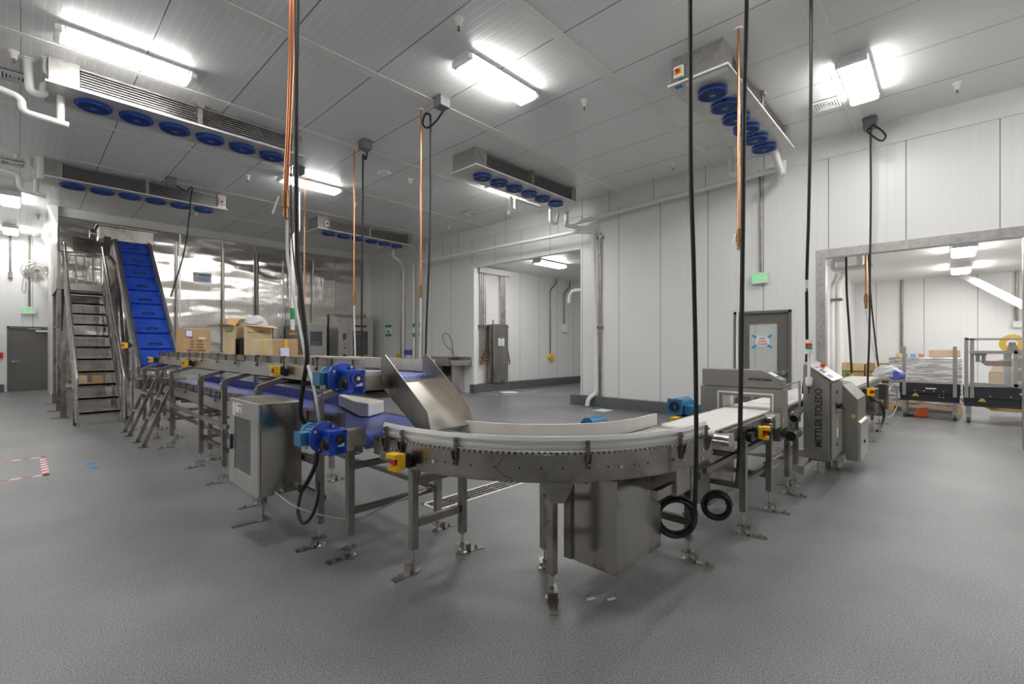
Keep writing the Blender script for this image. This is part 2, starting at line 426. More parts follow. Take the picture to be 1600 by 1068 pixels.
# low curbs
cb = MB().box(WX - .17, WX, 3.3, 7.18, 0, .25)
struct('baseboard_right', cb, 'curb')
struct('baseboard_alcove', MB().box(WX - .012, 17.05, 11.09, 11.3, 0, .275).box(16.87, 17.05, 2.4, 11.09, 0, .275), 'curb')
struct('baseboard_far', MB().box(-5, -.36, 22.65, 22.8, 0, .25), 'curb')
struct('baseboard_packing', MB().box(17.4, 17.5, -5.8, 2.1, 0, .1), 'curb')
# jamb of the tall opening
struct(f'trim_{n}', MB().box(WX - .01, WX + .16, 11.1, 11.3, .28, 4.12), 'trimw'); n += 1
# stainless frame round the wide opening
fr = MB().box(WX - .02, WX + .17, 1.63, 1.77, 0, 3.1).box(WX - .02, WX + .17, -.92, 1.77, 3.1, 3.25).box(WX - .02, WX + .17, -.92, -.78, 0, 3.1)
struct(f'trim_{n}', fr, 'galv'); n += 1
bl = MB()
for k in range(16): bl.cyl((WX - .02, 1.7, .15 + k * .19), (WX - .03, 1.7, .15 + k * .19), .012, 8)
struct(f'trim_{n}', bl, 'steel2'); n += 1

# doors
def exit_door(name, x0, x1, y, h):
    d = struct(name, MB().box(x0 + .05, x1 - .05, y + .02, y + .07, 0, h - .05), 'door')
    part('door_frame', MB().box(x0, x0 + .05, y - .02, y + .1, 0, h).box(x1 - .05, x1, y - .02, y + .1, 0, h).box(x0, x1, y - .02, y + .1, h - .05, h), 'door', d)
    part('door_handle', MB().cyl((x0 + .13, y + .02, 1.0), (x0 + .13, y - .04, 1.0), .03).bar((x0 + .13, y - .04, 1.0), (x0 + .27, y - .04, 1.0), .02, .02), 'chrome', d)
    part('door_closer', MB().box(x1 - .42, x1 - .1, y - .06, y + .02, h - .16, h - .1).bar((x1 - .6, y - .05, h - .06), (x1 - .3, y - .05, h - .06), .015, .015), 'white', d)
    return d
exit_door('door_1', -.29, .79, 22.8, 2.16)
d = struct('door_2', MB().box(WX + .03, WX + .08, 2.22, 2.42, 0, 2.15).box(WX + .03, WX + .08, 2.93, 3.15, 0, 2.15)
           .box(WX + .03, WX + .08, 2.42, 2.93, 0, .98).box(WX + .03, WX + .08, 2.42, 2.93, 1.94, 2.15), 'door')
part('door_frame', MB().box(WX - .02, WX + .12, 2.17, 2.22, 0, 2.2).box(WX - .02, WX + .12, 3.15, 3.2, 0, 2.2).box(WX - .02, WX + .12, 2.17, 3.2, 2.15, 2.2), 'door', d)
part('door_glass', MB().box(WX + .05, WX + .06, 2.42, 2.93, .98, 1.94), 'glass', d)
part('glazing_bead', MB().box(WX + .02, WX + .03, 2.40, 2.42, .96, 1.96).box(WX + .02, WX + .03, 2.93, 2.95, .96, 1.96).box(WX + .02, WX + .03, 2.4, 2.95, 1.94, 1.96).box(WX + .02, WX + .03, 2.4, 2.95, .96, .98), 'steel2', d)
part('door_handle', MB().cyl((WX + .03, 2.3, 1.0), (WX - .05, 2.3, 1.0), .045).bar((WX - .04, 2.32, 1.0), (WX - .04, 2.55, 1.0), .02, .02), 'chrome', d)
# notice taped to the glass
nt = thing('paper_notice', 'white taped paper notice reading KEEP DOOR CLOSED on the glass of the grey door', 'notice', (WX + .03, 2.68, 1.6))
part('sheet', MB().box(WX + .037, WX + .039, 2.56, 2.81, 1.5, 1.7), 'paper', nt)
for k, (s, z) in enumerate((('KEEP', 1.655), ('DOOR', 1.6), ('CLOSED', 1.545))): text('lettering', s, .05, (WX + .035, 2.685, z), (0, -1, 0), (0, 0, 1), 'inkred', nt, .001)
tp = MB()
for yy, zz, sg in ((2.83, 1.7, 1), (2.55, 1.7, -1), (2.83, 1.5, -1), (2.55, 1.5, 1)):
    tp.bar((WX + .034, yy - .04, zz + sg * -.025), (WX + .034, yy + .04, zz + sg * .025), .004, .04)
part('tape', tp, 'tapeblue', nt)

# ---------------------------------------------------------------- ceiling lights
def make_light(label):
    t = thing('ceiling_light', label, 'light', (0, 0, 0), 'strip lights on the ceilings')
    part('housing', MB().prism([(-.67, -.12, -.0), (-.67, .12, -.0), (-.67, .17, -.055), (-.67, -.17, -.055)], (1.34, 0, 0)), 'white', t)
    part('lens_rim', MB().box(-.69, -.62, -.17, .17, -.125, -.055).box(.62, .69, -.17, .17, -.125, -.055), 'rimw', t, .01, 1)
    part('lens', MB().prism([(-.62, -.165, -.055), (-.62, .165, -.055), (-.62, .165, -.065), (-.62, .135, -.13), (-.62, -.135, -.13), (-.62, -.165, -.065)], (1.24, 0, 0)), 'lens', t)
    cl = MB()
    for x in (-.6, -.2, .2, .6):
        for sy in (-1, 1): cl.box(x - .012, x + .012, sy * .172, sy * .182, -.095, -.06)
    part('lens_clip', cl, 'chrome', t)
    return t
L0 = make_light('bright strip light on the ceiling above the left cooler, next to white pipes')
L0.location = (.96, 7.6, CEIL)
lights = [((4.55, 4.55), 0, 'bright strip light in the middle of the ceiling, right of the two grey boxes'),
          ((4.55, 10.6), 0, 'bright strip light behind the copper drop, above the freezer wall'),
          ((7.98, .92), 0, 'bright strip light seen end on beside the square ceiling vent at the right'),
          ((8.0, 7.6), 0, 'strip light mostly hidden behind the middle cooler'),
          ((-.17, 17.1), PI / 2, 'nearer of two end-on strip lights at the far left edge'),
          ((-.2, 21.6), PI / 2, 'farther of two end-on strip lights at the far left edge, above the wall fan')]
for (x, y), r, lb in lights: dup(L0, (x, y, CEIL), lb, None, r)
dup(L0, (11.4, 9.1, 4.15), 'strip light on the low ceiling inside the side room')
for x, lb in ((12.4, 'nearer strip light on the ceiling of the packing room'), (15.4, 'farther strip light on the ceiling of the packing room')):
    dup(L0, (x, -.2, 3.42), lb)
# unseen strip lights added to light the rooms, all outside the view
for x, y, z in ((1., 3.2, CEIL), (4.55, .9, CEIL), (-2.5, 4.5, CEIL), (-2.5, 8.4, CEIL), (5., -2.6, CEIL), (8., -2.6, CEIL), (-2.5, 12, CEIL),
                (14, 5.5, 4.15), (12.4, -3, 3.42), (15.4, -3, 3.42)):
    dup(L0, (x, y, z), 'unseen strip light added on the ceiling to light the room')

# ---------------------------------------------------------------- ceiling coolers
def make_cooler():
    t = thing('ceiling_cooler', '', 'cooler', (0, 0, 0), 'ceiling coolers with six blue fans')
    Lx, W, H = 3.22, .68, .36
    part('housing', MB().box(0, .3, .02, W, -H + .03, 0).box(Lx - .18, Lx, .02, W, -H + .03, 0).box(.3, Lx - .18, .1, W, -.03, 0).box(.3, Lx - .18, W - .02, W, -H + .03, -.03), 'galv', t, .004)
    for x0, x1 in ((.31, 1.64), (1.70, Lx - .19)):
        g = part('coil_grille', MB().box(x0, x1, .12, .4, -H + .03, -.03), 'dark', t)
        sl = MB()
        for k in range(9): z = -.05 - k * .034; sl.box(x0, x1, .05, .085, z - .005, z + .005)
        part('fin', sl, 'steelmild', g)
    part('divider', MB().box(1.64, 1.70, .03, .12, -H + .03, -.0).box(1.62, 1.72, .0, .04, -.05, .0), 'galv', t)
    part('drip_pan', MB().box(-.02, Lx + .02, -.03, W + .03, -H, -H + .015), 'pan', t)
    part('pan_lip', MB().box(-.03, Lx + .03, -.04, -.03, -H - .002, -H + .022).box(-.03, -.02, -.03, W + .04, -H - .002, -H + .022).box(Lx + .02, Lx + .03, -.03, W + .04, -H - .002, -H + .022), 'white', t)
    for k in range(6):
        x = .46 + k * .47; c = (x, W / 2 - .02, -H)
        f = part('fan', MB().ring(c, (0, 0, -1), .185, .17, .05, 28).ring((c[0], c[1], c[2] - .045), (0, 0, -1), .19, .172, .01, 28).box(c[0] - .2, c[0] - .18, c[1] - .015, c[1] + .015, c[2] - .05, c[2]).box(c[0] + .18, c[0] + .2, c[1] - .015, c[1] + .015, c[2] - .05, c[2]), 'fanblue', t)
        gd = MB()
        for q in range(7): gd.ring((c[0], c[1], c[2] - .052), (0, 0, -1), .05 + q * .02, .045 + q * .02, .004, 24)
        for q in range(20):
            a = 2 * PI * q / 20; gd.bar((c[0] + .03 * math.cos(a), c[1] + .03 * math.sin(a), c[2] - .055), (c[0] + .17 * math.cos(a), c[1] + .17 * math.sin(a), c[2] - .055), .004, .004)
        part('fan_guard', gd, 'fanwire', f)
        bd = MB().cyl((c[0], c[1], c[2] - .005), (c[0], c[1], c[2] - .01), .163, 24)
        for q in range(7):
            a = 2 * PI * q / 7; bd.prism([(c[0] + .04 * math.cos(a), c[1] + .04 * math.sin(a), c[2] - .03), (c[0] + .155 * math.cos(a - .2), c[1] + .155 * math.sin(a - .2), c[2] - .02), (c[0] + .155 * math.cos(a + .3), c[1] + .155 * math.sin(a + .3), c[2] - .05), (c[0] + .04 * math.cos(a + .6), c[1] + .04 * math.sin(a + .6), c[2] - .05)], (0, 0, -.004))
        part('fan_blade', bd, 'fandark', f)
        part('hub', MB().cyl((c[0], c[1], c[2] - .055), (c[0], c[1], c[2] - .064), .036, 14), 'hubblue', f)
    return t
def isolator(t, x, y, z, nx):
    b = part('isolator_switch', MB().box(x, x + nx * .05, y, y + .12, z, z + .14), 'white', t, .004)
    part('knob', MB().box(x + nx * .05, x + nx * .055, y + .02, y + .1, z + .03, z + .11), 'yellow', b)
    part('knob', MB().cyl((x + nx * .055, y + .06, z + .07), (x + nx * .085, y + .06, z + .07), .025, 12), 'red', b)
CO = make_cooler(); CO.location = (.25, 8.42, CEIL); CO['label'] = 'large ceiling cooler at upper left, nearest on the left, six blue fans'
cs = {}
for key, loc, lb in (('B', (.3, 13.1, CEIL), 'ceiling cooler at the left in front of the freezer wall and blue incline'),
                     ('C', (5.85, 6.44, CEIL), 'ceiling cooler in the middle of the room, before the tall white opening'),
                     ('D', (5.85, 1.97, CEIL), 'ceiling cooler at upper right seen end on, hung between black cables'),
                     ('E', (5.87, 13.18, CEIL), 'farthest ceiling cooler in front of the freezer wall corner')):
    cs[key] = dup(CO, loc, lb)
# local extras
def extra(root):
    ORG[root.name] = V((0, 0, 0)); return root
extra(cs['D']); isolator(cs['D'], -.02, .5, -.3, -1)
part('data_plate', MB().box(.02, .1, .0, .5, -.374, -.361), 'paper', cs['D'])
part('sticker', MB().box(.03, .08, .56, .64, -.374, -.361), 'tapeblue', cs['D'])
for key in 'BE':
    extra(cs[key])
    x = 3.06 if key == 'B' else .2
    b = part('isolator_switch', MB().box(x, x + .12, -.03, .02, -.26, -.1), 'white', cs[key], .004)
    part('knob', MB().box(x + .03, x + .09, -.035, -.03, -.21, -.15).cyl((x + .06, -.035, -.18), (x + .06, -.06, -.18), .02, 10), 'red', b)

# ---------------------------------------------------------------- pipes
def pipe(name, pts, r, mat, label, cat, el=.12, extra_parts=()):
    t = thing(name, label, cat, pts[0])
    part('pipe_run', MB().tube(elbow(pts, el), r, 12), mat, t)
    for nm, mb, mm in extra_parts: part(nm, mb, mm, t)
    return t
def collar(p, r=.06, axis=(0, 0, 1)): return MB().cyl(V(p), V(p) - V(axis) * .015, r, 14)
Y = 8.75
pipe('suction_pipe', [(.07, Y, CEIL), (.09, Y, 4.83), (.22, Y, 4.83), (.22, Y, 4.98), (.3, Y, 4.98)], .045, 'pipe', 'thick white insulated pipe dropping from the ceiling into the left end of the nearest cooler', 'pipe', .08, [('collar', collar((.07, Y, CEIL), .075), 'white')])
pipe('liquid_pipe', [(.23, Y - .2, CEIL), (.23, Y - .2, 5.06), (.29, Y - .2, 5.04)], .028, 'pipe', 'thin white pipe dropping beside the thick one above the nearest cooler', 'pipe', .06, [('collar', collar((.23, Y - .2, CEIL), .05), 'white')])
pipe('drain_pipe', [(-.6, Y, 4.86), (.02, Y, 4.72), (.02, Y, 4.55), (.46, Y, 4.52)], .04, 'pipe', 'white drain pipe with trap below the left end of the nearest cooler', 'pipe', .08, [('tee', MB().tube([(.38, Y, 4.9), (.38, Y, 4.53)], .04, 12), 'pipe')])
Y = 13.4
pipe('suction_pipe', [(.14, Y, CEIL), (.14, Y, 5.08), (.28, Y, 5.08), (.28, Y, CEIL - .0)], .035, 'pipe', 'white U shaped pipe by the end of the left cooler before the freezer', 'pipe', .05)
pipe('suction_pipe', [(.28, Y - .3, CEIL), (.28, Y - .3, 4.82)], .055, 'pipe', 'thick white vertical pipe at the end of the left cooler before the freezer', 'pipe')
pipe('drain_pipe', [(-.5, Y, 4.98), (-.02, Y, 4.9), (-.0, Y, 4.62), (.36, Y, 4.56), ], .045, 'pipe', 'grey white drain pipe below the end of the left cooler before the freezer', 'pipe', .08, [('tee', MB().tube([(.22, Y, 4.88), (.22, Y, 4.6)], .045, 12), 'pipe')])
# right cooler D
pipe('suction_pipe', [(9.18, 3.0, CEIL), (9.18, 3.0, 4.72), (9.18, 2.85, 4.72), (9.18, 2.85, 4.92), (9.18, 2.5, 4.98), (9.12, 2.4, 5.0)], .05, 'pipe', 'white looped pipe at the far end of the upper right cooler', 'pipe', .06)
pipe('liquid_pipe', [(9.1, 2.8, CEIL), (9.1, 2.8, 5.1), (9.0, 2.5, 5.1)], .028, 'pipe', 'thin white pipe above the far end of the upper right cooler', 'pipe', .05)
# long sloping drain along the right wall with hanger rods
def rods(mb, pts):
    for p in pts: mb.cyl(p, (p[0], p[1], CEIL), .006, 6).cyl((p[0], p[1], p[2] - .01), (p[0], p[1], p[2] + .03), .014, 8)
    return mb
X = 9.75
def lerp(a, b, t): return [a[i] * (1 - t) + b[i] * t for i in range(3)]
a, b = (X, 2.3, 4.83), (X, 6.9, 4.66)
hr = rods(MB(), [lerp(a, b, t) for t in (.06, .3, .55, .8, .97)])
pipe('drain_pipe', [(X - .25, 2.3, 4.9), a, b, (X - .1, 7.05, 4.6)], .05, 'pipe', 'long white drain pipe sloping along the upper right wall on thin rods', 'pipe', .06, [('hanger_rod', hr, 'steel2')])
pipe('drain_pipe', [(8.9, 2.2, 4.9), (9.35, 2.2, 4.62), (9.75, 2.26, 4.72), (9.75, 2.26, 4.95)], .06, 'pipe', 'short thick white pipe elbow where the long drain starts near the exit sign', 'pipe', .06)
pipe('drain_pipe', [(9.35, 6.95, 4.86), (9.35, 6.95, 4.62), (9.3, 6.95, 4.52), (9.85, 6.5, 4.4), (9.87, 6.42, .34), (9.72, 6.55, .2), (9.7, 6.57, .02)], .055, 'pipe', 'white drain pipe running down the wall beside the tall opening to the floor', 'pipe', .08,
     [('rear_pipe', MB().tube([(9.95, 6.36, 4.33), (9.95, 6.36, .26)], .03, 10), 'steel'), ('clamp', MB().box(9.93, 9.99, 6.28, 6.44, 1.95, 2.0).box(9.93, 9.99, 6.28, 6.44, 4.2, 4.26), 'steel2')])
hr = rods(MB(), [(9.6, y, 4.40 + (y - 6.7) * .008) for y in (7.4, 9.3, 11.4, 12.2, 13.2)])
pipe('drain_pipe', [(9.8, 6.5, 4.36), (9.6, 6.8, 4.38), (9.6, 13.6, 4.44)], .045, 'pipe', 'white pipe crossing above the tall opening towards the far corner', 'pipe', .08, [('hanger_rod', hr, 'steel2')])
pipe('suction_pipe', [(8.9, 7.1, 4.9), (8.9, 7.1, 4.55), (9.05, 7.05, 4.5), (9.1, 7.0, 4.78)], .04, 'pipe', 'white trapped pipe at the right end of the middle cooler', 'pipe', .05)
pipe('liquid_pipe', [(7.6, 7.2, 4.88), (7.6, 7.2, 4.6), (7.75, 7.2, 4.6), (7.75, 7.2, 4.85), (8.6, 7.2, 4.86)], .04, 'pipe', 'white trapped pipe under the middle cooler pan', 'pipe', .05)
pipe('drain_pipe', [(8.85, 14.0, 4.85), (8.85, 14.0, 4.62), (9.3, 14.2, 4.5), (9.86, 14.9, 4.35), (9.88, 14.95, 1.0)], .045, 'pipe', 'white pipe from the farthest cooler down the corner wall', 'pipe', .08)
pipe('conduit', [(9.93, 15.15, 4.4), (9.93, 15.15, 1.0)], .035, 'steel', 'grey steel pipe in the far corner beside the white drop', 'pipe')
for y, lb in ((14.25, 'left of two slim white drop pipes with green bands near the sink'), (13.85, 'right of two slim white drop pipes with green bands near the sink')):
    pipe('drop_pipe', [(9.88, y, 4.5), (9.88, y, .9)], .04, 'pipe', lb, 'pipe', .1, [('band', MB().cyl((9.88, y, 2.2), (9.88, y, 2.35), .042, 12).cyl((9.88, y, 1.85), (9.88, y, 2.0), .042, 12), 'green')])
pipe('drain_pipe', [(10.4, 6.6, 3.0), (10.4, 7.5, 3.02), (10.4, 7.62, 2.9), (10.4, 7.64, 2.7)], .05, 'pipe', 'white pipe stub poking into the tall opening from the right', 'pipe', .06)

# freezer-wall verticals
for x, r, mt, z0, lb in ((4.62, .035, 'steelmild', 0, 'slim steel conduit down the freezer wall right of the name plate'), (3.35, .03, 'steelmild', 0, 'steel conduit on the freezer wall beside the blue incline'),
                     (7.15, .05, 'steel', 0, 'thick steel conduit down the freezer wall left of the tall cabinet'), (7.6, .03, 'steelmild', 2.4, 'slim conduit dropping to the tall steel cabinet'),
                     (5.65, .05, 'steel2', 0, 'dark steel conduit left of the short control cabinet')):
    pipe('conduit', [(x, 17.5, CEIL - .5), (x, 17.5, z0)], r, mt, lb, 'conduit')
pipe('water_pipe', [(6.75, 17.35, CEIL - .3), (6.75, 17.35, 1.9)], .035, 'pipe', 'blue and white water pipe above the short control cabinet', 'pipe', .1,
     [('valve', MB().cyl((6.75, 17.35, 1.9), (6.75, 17.35, 2.1), .06, 10).box(6.7, 7.0, 17.3, 17.38, 1.9, 1.96), 'brass'), ('band', MB().cyl((6.75, 17.35, 2.1), (6.75, 17.35, 2.9), .038, 10), 'tapeblue')])
pipe('water_pipe', [(4.63, 11.5, 5.25), (4.63, 11.5, 4.3), (4.5, 11.5, 4.1), (4.5, 11.5, 1.9)], .05, 'pipe', 'thick white vertical pipe with a green tag left of the control cabinet', 'pipe', .1,
     [('band', MB().cyl((4.5, 11.5, 2.15), (4.5, 11.5, 2.42), .053, 12), 'green'), ('valve', MB().cyl((4.5, 11.5, 1.8), (4.5, 11.5, 2.05), .035, 10).box(4.4, 4.6, 11.46, 11.54, 1.78, 1.83), 'brass')])

# ---------------------------------------------------------------- ceiling boxes, drops, heads, vents
def jbox(x, y, label, rot=0):
    t = thing('junction_box', label, 'box', (x, y, CEIL), 'grey boxes on the ceiling')
    part('box_body', MB().box(x - .09, x + .09, y - .09, y + .09, CEIL - .17, CEIL - .01), 'jbox', t, .006)
    part('lid', MB().box(x - .1, x + .1, y - .1, y + .1, CEIL - .035, CEIL - .02), 'jbox', t)
    return t
jbox(4.32, 7.75, 'grey box on the ceiling beside the second copper drop, left of centre')
jbox(4.35, 5.55, 'grey box on the ceiling with a looped cable, above the tall middle copper drop')
jbox(9.6, .95, 'grey box on the ceiling above the wide opening, holding a cable loop')
jbox(2.3, 12.6, 'grey box on the ceiling behind the left cooler, cable swinging to the incline')
jbox(3.98, 9.85, 'grey box on the ceiling just left of the light behind the left copper drop')
def cord(name, pts, r, mat, label, cat, extra_p=(), n=8):
    t = thing(name, label, cat, pts[0])
    part('cord_run' if 'pipe' not in name else 'pipe_run', MB().tube(smoothpath(pts, n), r, 8), mat, t)
    for nm, mb, mm in extra_p: part(nm, mb, mm, t)
    return t
def valve(p, s=1.):
    x, y, z = p
    return MB().cyl((x, y, z - .05 * s), (x, y, z + .04 * s), .028 * s, 10).cyl((x, y, z + .04 * s), (x, y, z + .07 * s), .022 * s, 8).cyl((x, y, z - .13 * s), (x, y, z - .05 * s), .02 * s, 8)
def lever(p): x, y, z = p; return MB().bar((x - .04, y + .02, z + .03), (x - .075, y + .05, z - .1), .016, .01)
# near left pair
cord('air_pipe', [(1.405, 3.6, CEIL), (1.39, 3.61, 3.6), (1.375, 3.66, 2.66)], .0115, 'copper', 'near copper drop pipe left of the thick black cable, brass valve at its end', 'pipe',
     [('parallel_pipe', MB().tube([(1.425, 3.59, CEIL), (1.41, 3.60, 3.6), (1.39, 3.65, 2.66)], .0095, 8), 'copper'), ('valve', valve((1.38, 3.655, 2.6)), 'brass'), ('valve_lever', lever((1.38, 3.655, 2.6)), 'white')])
cord('air_hose', [(1.39, 3.66, 2.46), (1.39, 3.65, 2.2), (1.4, 3.6, 1.98), (1.4, 3.43, 1.6), (1.4, 3.34, 1.41), (1.41, 3.25, 1.24), (1.42, 3.19, 1.05), (1.5, 3.3, .8)], .011, 'hose', 'white air hose hanging from the brass valve down past the blue gearmotors', 'hose')
cord('power_cable', [(1.4, 3.46, CEIL), (1.4, 3.5, 3.58), (1.4, 3.5, 2.31), (1.4, 3.43, 1.92), (1.4, 3.35, 1.6), (1.4, 3.32, 1.41), (1.39, 3.36, 1.23), (1.39, 3.4, 1.0), (1.5, 3.42, .85), (1.5, 3.4, .65), (1.46, 3.5, .46), (1.44, 3.55, .42)], .017, 'black', 'thick black cable hanging beside the near copper drop to the lower gearmotor', 'cable')
cord('power_cable', [(3.9, 10.04, CEIL), (3.9, 10.04, 4.2), (3.93, 9.97, 3.3), (3.98, 9.8, 2.5), (4.0, 9.74, 1.97), (4.02, 9.7, 1.3)], .014, 'black', 'thin black cable farther back, between the near copper drop and the thick cable', 'cable')
cord('air_pipe', [(4.3, 10.34, CEIL), (4.3, 10.34, 2.2)], .014, 'copper', 'thin distant copper drop right of the thick black cable', 'pipe', [('valve', valve((4.3, 10.34, 2.15)), 'brass')])
cord('air_pipe', [(4.37, 8.25, CEIL), (4.36, 8.24, 2.5)], .015, 'copper', 'copper drop hanging below the grey box left of centre', 'pipe', [('collar', MB().cyl((4.37, 8.25, CEIL), (4.37, 8.25, CEIL - .015), .04), 'white'), ('valve', valve((4.36, 8.24, 2.45), 1.3), 'brass')])
cord('air_hose', [(4.36, 8.24, 2.28), (4.36, 8.23, 1.9), (4.36, 8.2, 1.5), (4.36, 8.2, .95)], .016, 'hose', 'white hose continuing below the copper drop left of centre', 'hose')
cord('power_cable', [(4.41, 7.83, 5.12), (4.44, 7.95, 5.0), (4.45, 8.05, 5.12), (4.44, 8.05, 4.9), (4.43, 8.05, 3.5), (4.42, 8.06, 2.2), (4.42, 8.05, 1.2)], .017, 'black', 'black cable running beside the copper drop left of centre', 'cable')
cord('air_pipe', [(4.35, 6.08, CEIL), (4.35, 6.08, 2.45)], .014, 'copper', 'tall copper drop in the middle of the room with a brass valve', 'pipe', [('collar', MB().cyl((4.35, 6.08, CEIL), (4.35, 6.08, CEIL - .015), .04), 'white'), ('valve', valve((4.35, 6.08, 2.4)), 'brass')])
cord('air_hose', [(4.35, 6.08, 2.27), (4.36, 6.1, 1.8), (4.36, 6.12, 1.3), (4.36, 6.12, .9)], .012, 'hose', 'white hose below the tall middle copper drop', 'hose')
lp = [(4.44, 5.62, 5.1), (4.42, 5.8, 4.98), (4.4, 5.98, 4.94), (4.4, 6.1, 5.04), (4.4, 6.05, 5.16), (4.42, 5.96, 5.15), (4.42, 5.92, 4.95), (4.41, 5.92, 3.6), (4.4, 5.93, 2.9), (4.39, 5.98, 2.0), (4.38, 6.0, 1.3)]
cord('power_cable', lp, .016, 'black', 'black cable looping from the ceiling box beside the tall middle copper drop', 'cable')
# right hand drops
cord('power_cable', [(2.72, 1.13, CEIL), (2.73, 1.12, 3.55), (2.74, 1.12, 2.6), (2.78, 1.12, 2.0), (2.81, 1.12, 1.43), (2.82, 1.12, .88), (2.8, 1.12, .54), (2.86, 1.16, .38)], .014, 'black', 'thick black cable hanging in front of the curved conveyor exit, nearest of the right cables', 'cable')
cord('power_cable', [(3.9, 1.15, CEIL), (3.89, 1.15, 4.2), (3.83, 1.15, 3.43), (3.79, 1.15, 2.34), (3.69, 1.13, 1.41), (3.62, 1.12, .75), (3.5, 1.1, .5)], .017, 'black', 'thick black cable falling beside the white belt to a coil on a leg', 'cable')
cord('power_cable', [(5.66, 1.05, CEIL), (5.75, 1.07, 4.1), (5.92, 1.12, 3.0), (6.08, 1.17, 2.2), (6.24, 1.2, 1.4), (6.3, 1.25, .95)], .016, 'black', 'black cable hanging behind the tall steel cabinet with the signal light', 'cable', [('tape_mark', MB().cyl((6.07, 1.167, 2.25), (6.1, 1.175, 2.12), .019, 8), 'white')])
cord('air_pipe', [(5.82, 1.81, CEIL), (5.82, 1.81, 2.85)], .016, 'copper', 'copper drop in front of the upper right cooler with brass valve', 'pipe', [('collar', MB().cyl((5.82, 1.81, CEIL), (5.82, 1.81, CEIL - .015), .045), 'white'), ('valve', valve((5.82, 1.81, 2.8), 1.2), 'brass'), ('valve_lever', lever((5.82, 1.81, 2.8)), 'white')])
cord('air_hose', [(5.82, 1.81, 2.66), (5.83, 1.82, 2.2), (5.83, 1.83, 1.7), (5.75, 1.8, 1.1), (5.6, 1.7, .8)], .013, 'hose', 'white air hose below the right copper drop in front of the windowed door', 'hose')
cord('power_cable', [(9.55, .95, 5.08), (9.5, .97, 5.0), (9.42, .8, 4.78), (9.45, .74, 4.86), (9.48, .86, 5.04), (9.5, .93, 5.0), (9.5, .93, 4.0), (9.5, .94, 2.97), (9.5, .95, 1.72), (9.5, .97, .88), (9.55, .92, .6)], .015, 'black', 'black cable dropping from the ceiling box across the wide opening', 'cable')
cord('power_cable', [(2.4, 12.65, 5.12), (2.6, 12.68, 5.05), (2.72, 12.7, 5.16), (2.7, 12.7, 4.9), (2.64, 12.7, 4.2), (2.54, 12.7, 3.5), (2.3, 12.6, 2.6)], .016, 'black', 'black cable swinging from the ceiling box to the side of the blue incline', 'cable')
# in the packing room
cord('air_pipe', [(11, 1.15, 3.42), (11, 1.15, 2.45)], .018, 'copper', 'copper drop inside the packing room opening', 'pipe', [('valve', valve((11, 1.15, 2.4), 1.4), 'brass')])
cord('air_hose', [(11, 1.15, 2.2), (11, 1.1, 1.75), (11, 1.03, 1.4), (11, .98, 1.05)], .016, 'hose', 'white hose below the copper drop inside the packing room', 'hose')
cord('power_cable', [(11.1, 1.13, 3.42), (11.05, 1.08, 2.4), (11, 1.02, 1.7), (11, .96, 1.03)], .014, 'black', 'black cable beside the copper drop inside the packing room', 'cable')
cord('power_cable', [(11, 1.46, 3.42), (11, 1.45, 2.6), (11, 1.42, 2.0), (11, 1.37, .98)], .02, 'black', 'leftmost black cable inside the packing room opening', 'cable')
pipe('drain_pipe', [(11.4, 1.5, 3.25), (11.35, 1.72, 3.25), (11.35, 1.72, 3.05), (11.6, 1.2, 3.1), (11.6, 1.1, 3.12)], .05, 'pipe', 'grey white trap pipe below the packing room ceiling', 'pipe', .06, [('tee', MB().tube([(11.55, 1.3, 3.42), (11.55, 1.3, 3.1)], .06, 10), 'pipe')])
pipe('downpipe', [(14.4, 1.95, 3.42), (14.4, 1.95, 3.3), (13.6, 1.96, 3.0), (13.6, 1.96, .15)], .07, 'pipe', 'pale vertical downpipe in the corner of the packing room', 'pipe', .1, [('clamp', MB().box(13.5, 13.7, 1.88, 2.09, 2.6, 2.66), 'steel2')])
pipe('conduit', [(17.45, 1.0, 3.42), (17.45, 1.0, 1.3)], .03, 'steel2', 'dark conduit down the back wall of the packing room', 'conduit')
pipe('conduit', [(17.45, -1.25, 3.42), (17.45, -1.25, 2.15)], .03, 'steel2', 'conduit above the white box on the packing room wall', 'conduit')
t = solo('switch_box', MB().box(17.42, 17.5, -1.34, -1.18, 1.98, 2.15), 'white', 'small white box at the bottom of a conduit in the packing room', 'switch', None, .01)
t = solo('white_beam', MB().bar((16.8, -.25, 3.36), (13.95, -1.63, 1.9), .1, .13), 'trimw', 'white slanting beam across the upper corner of the packing room', 'beam')

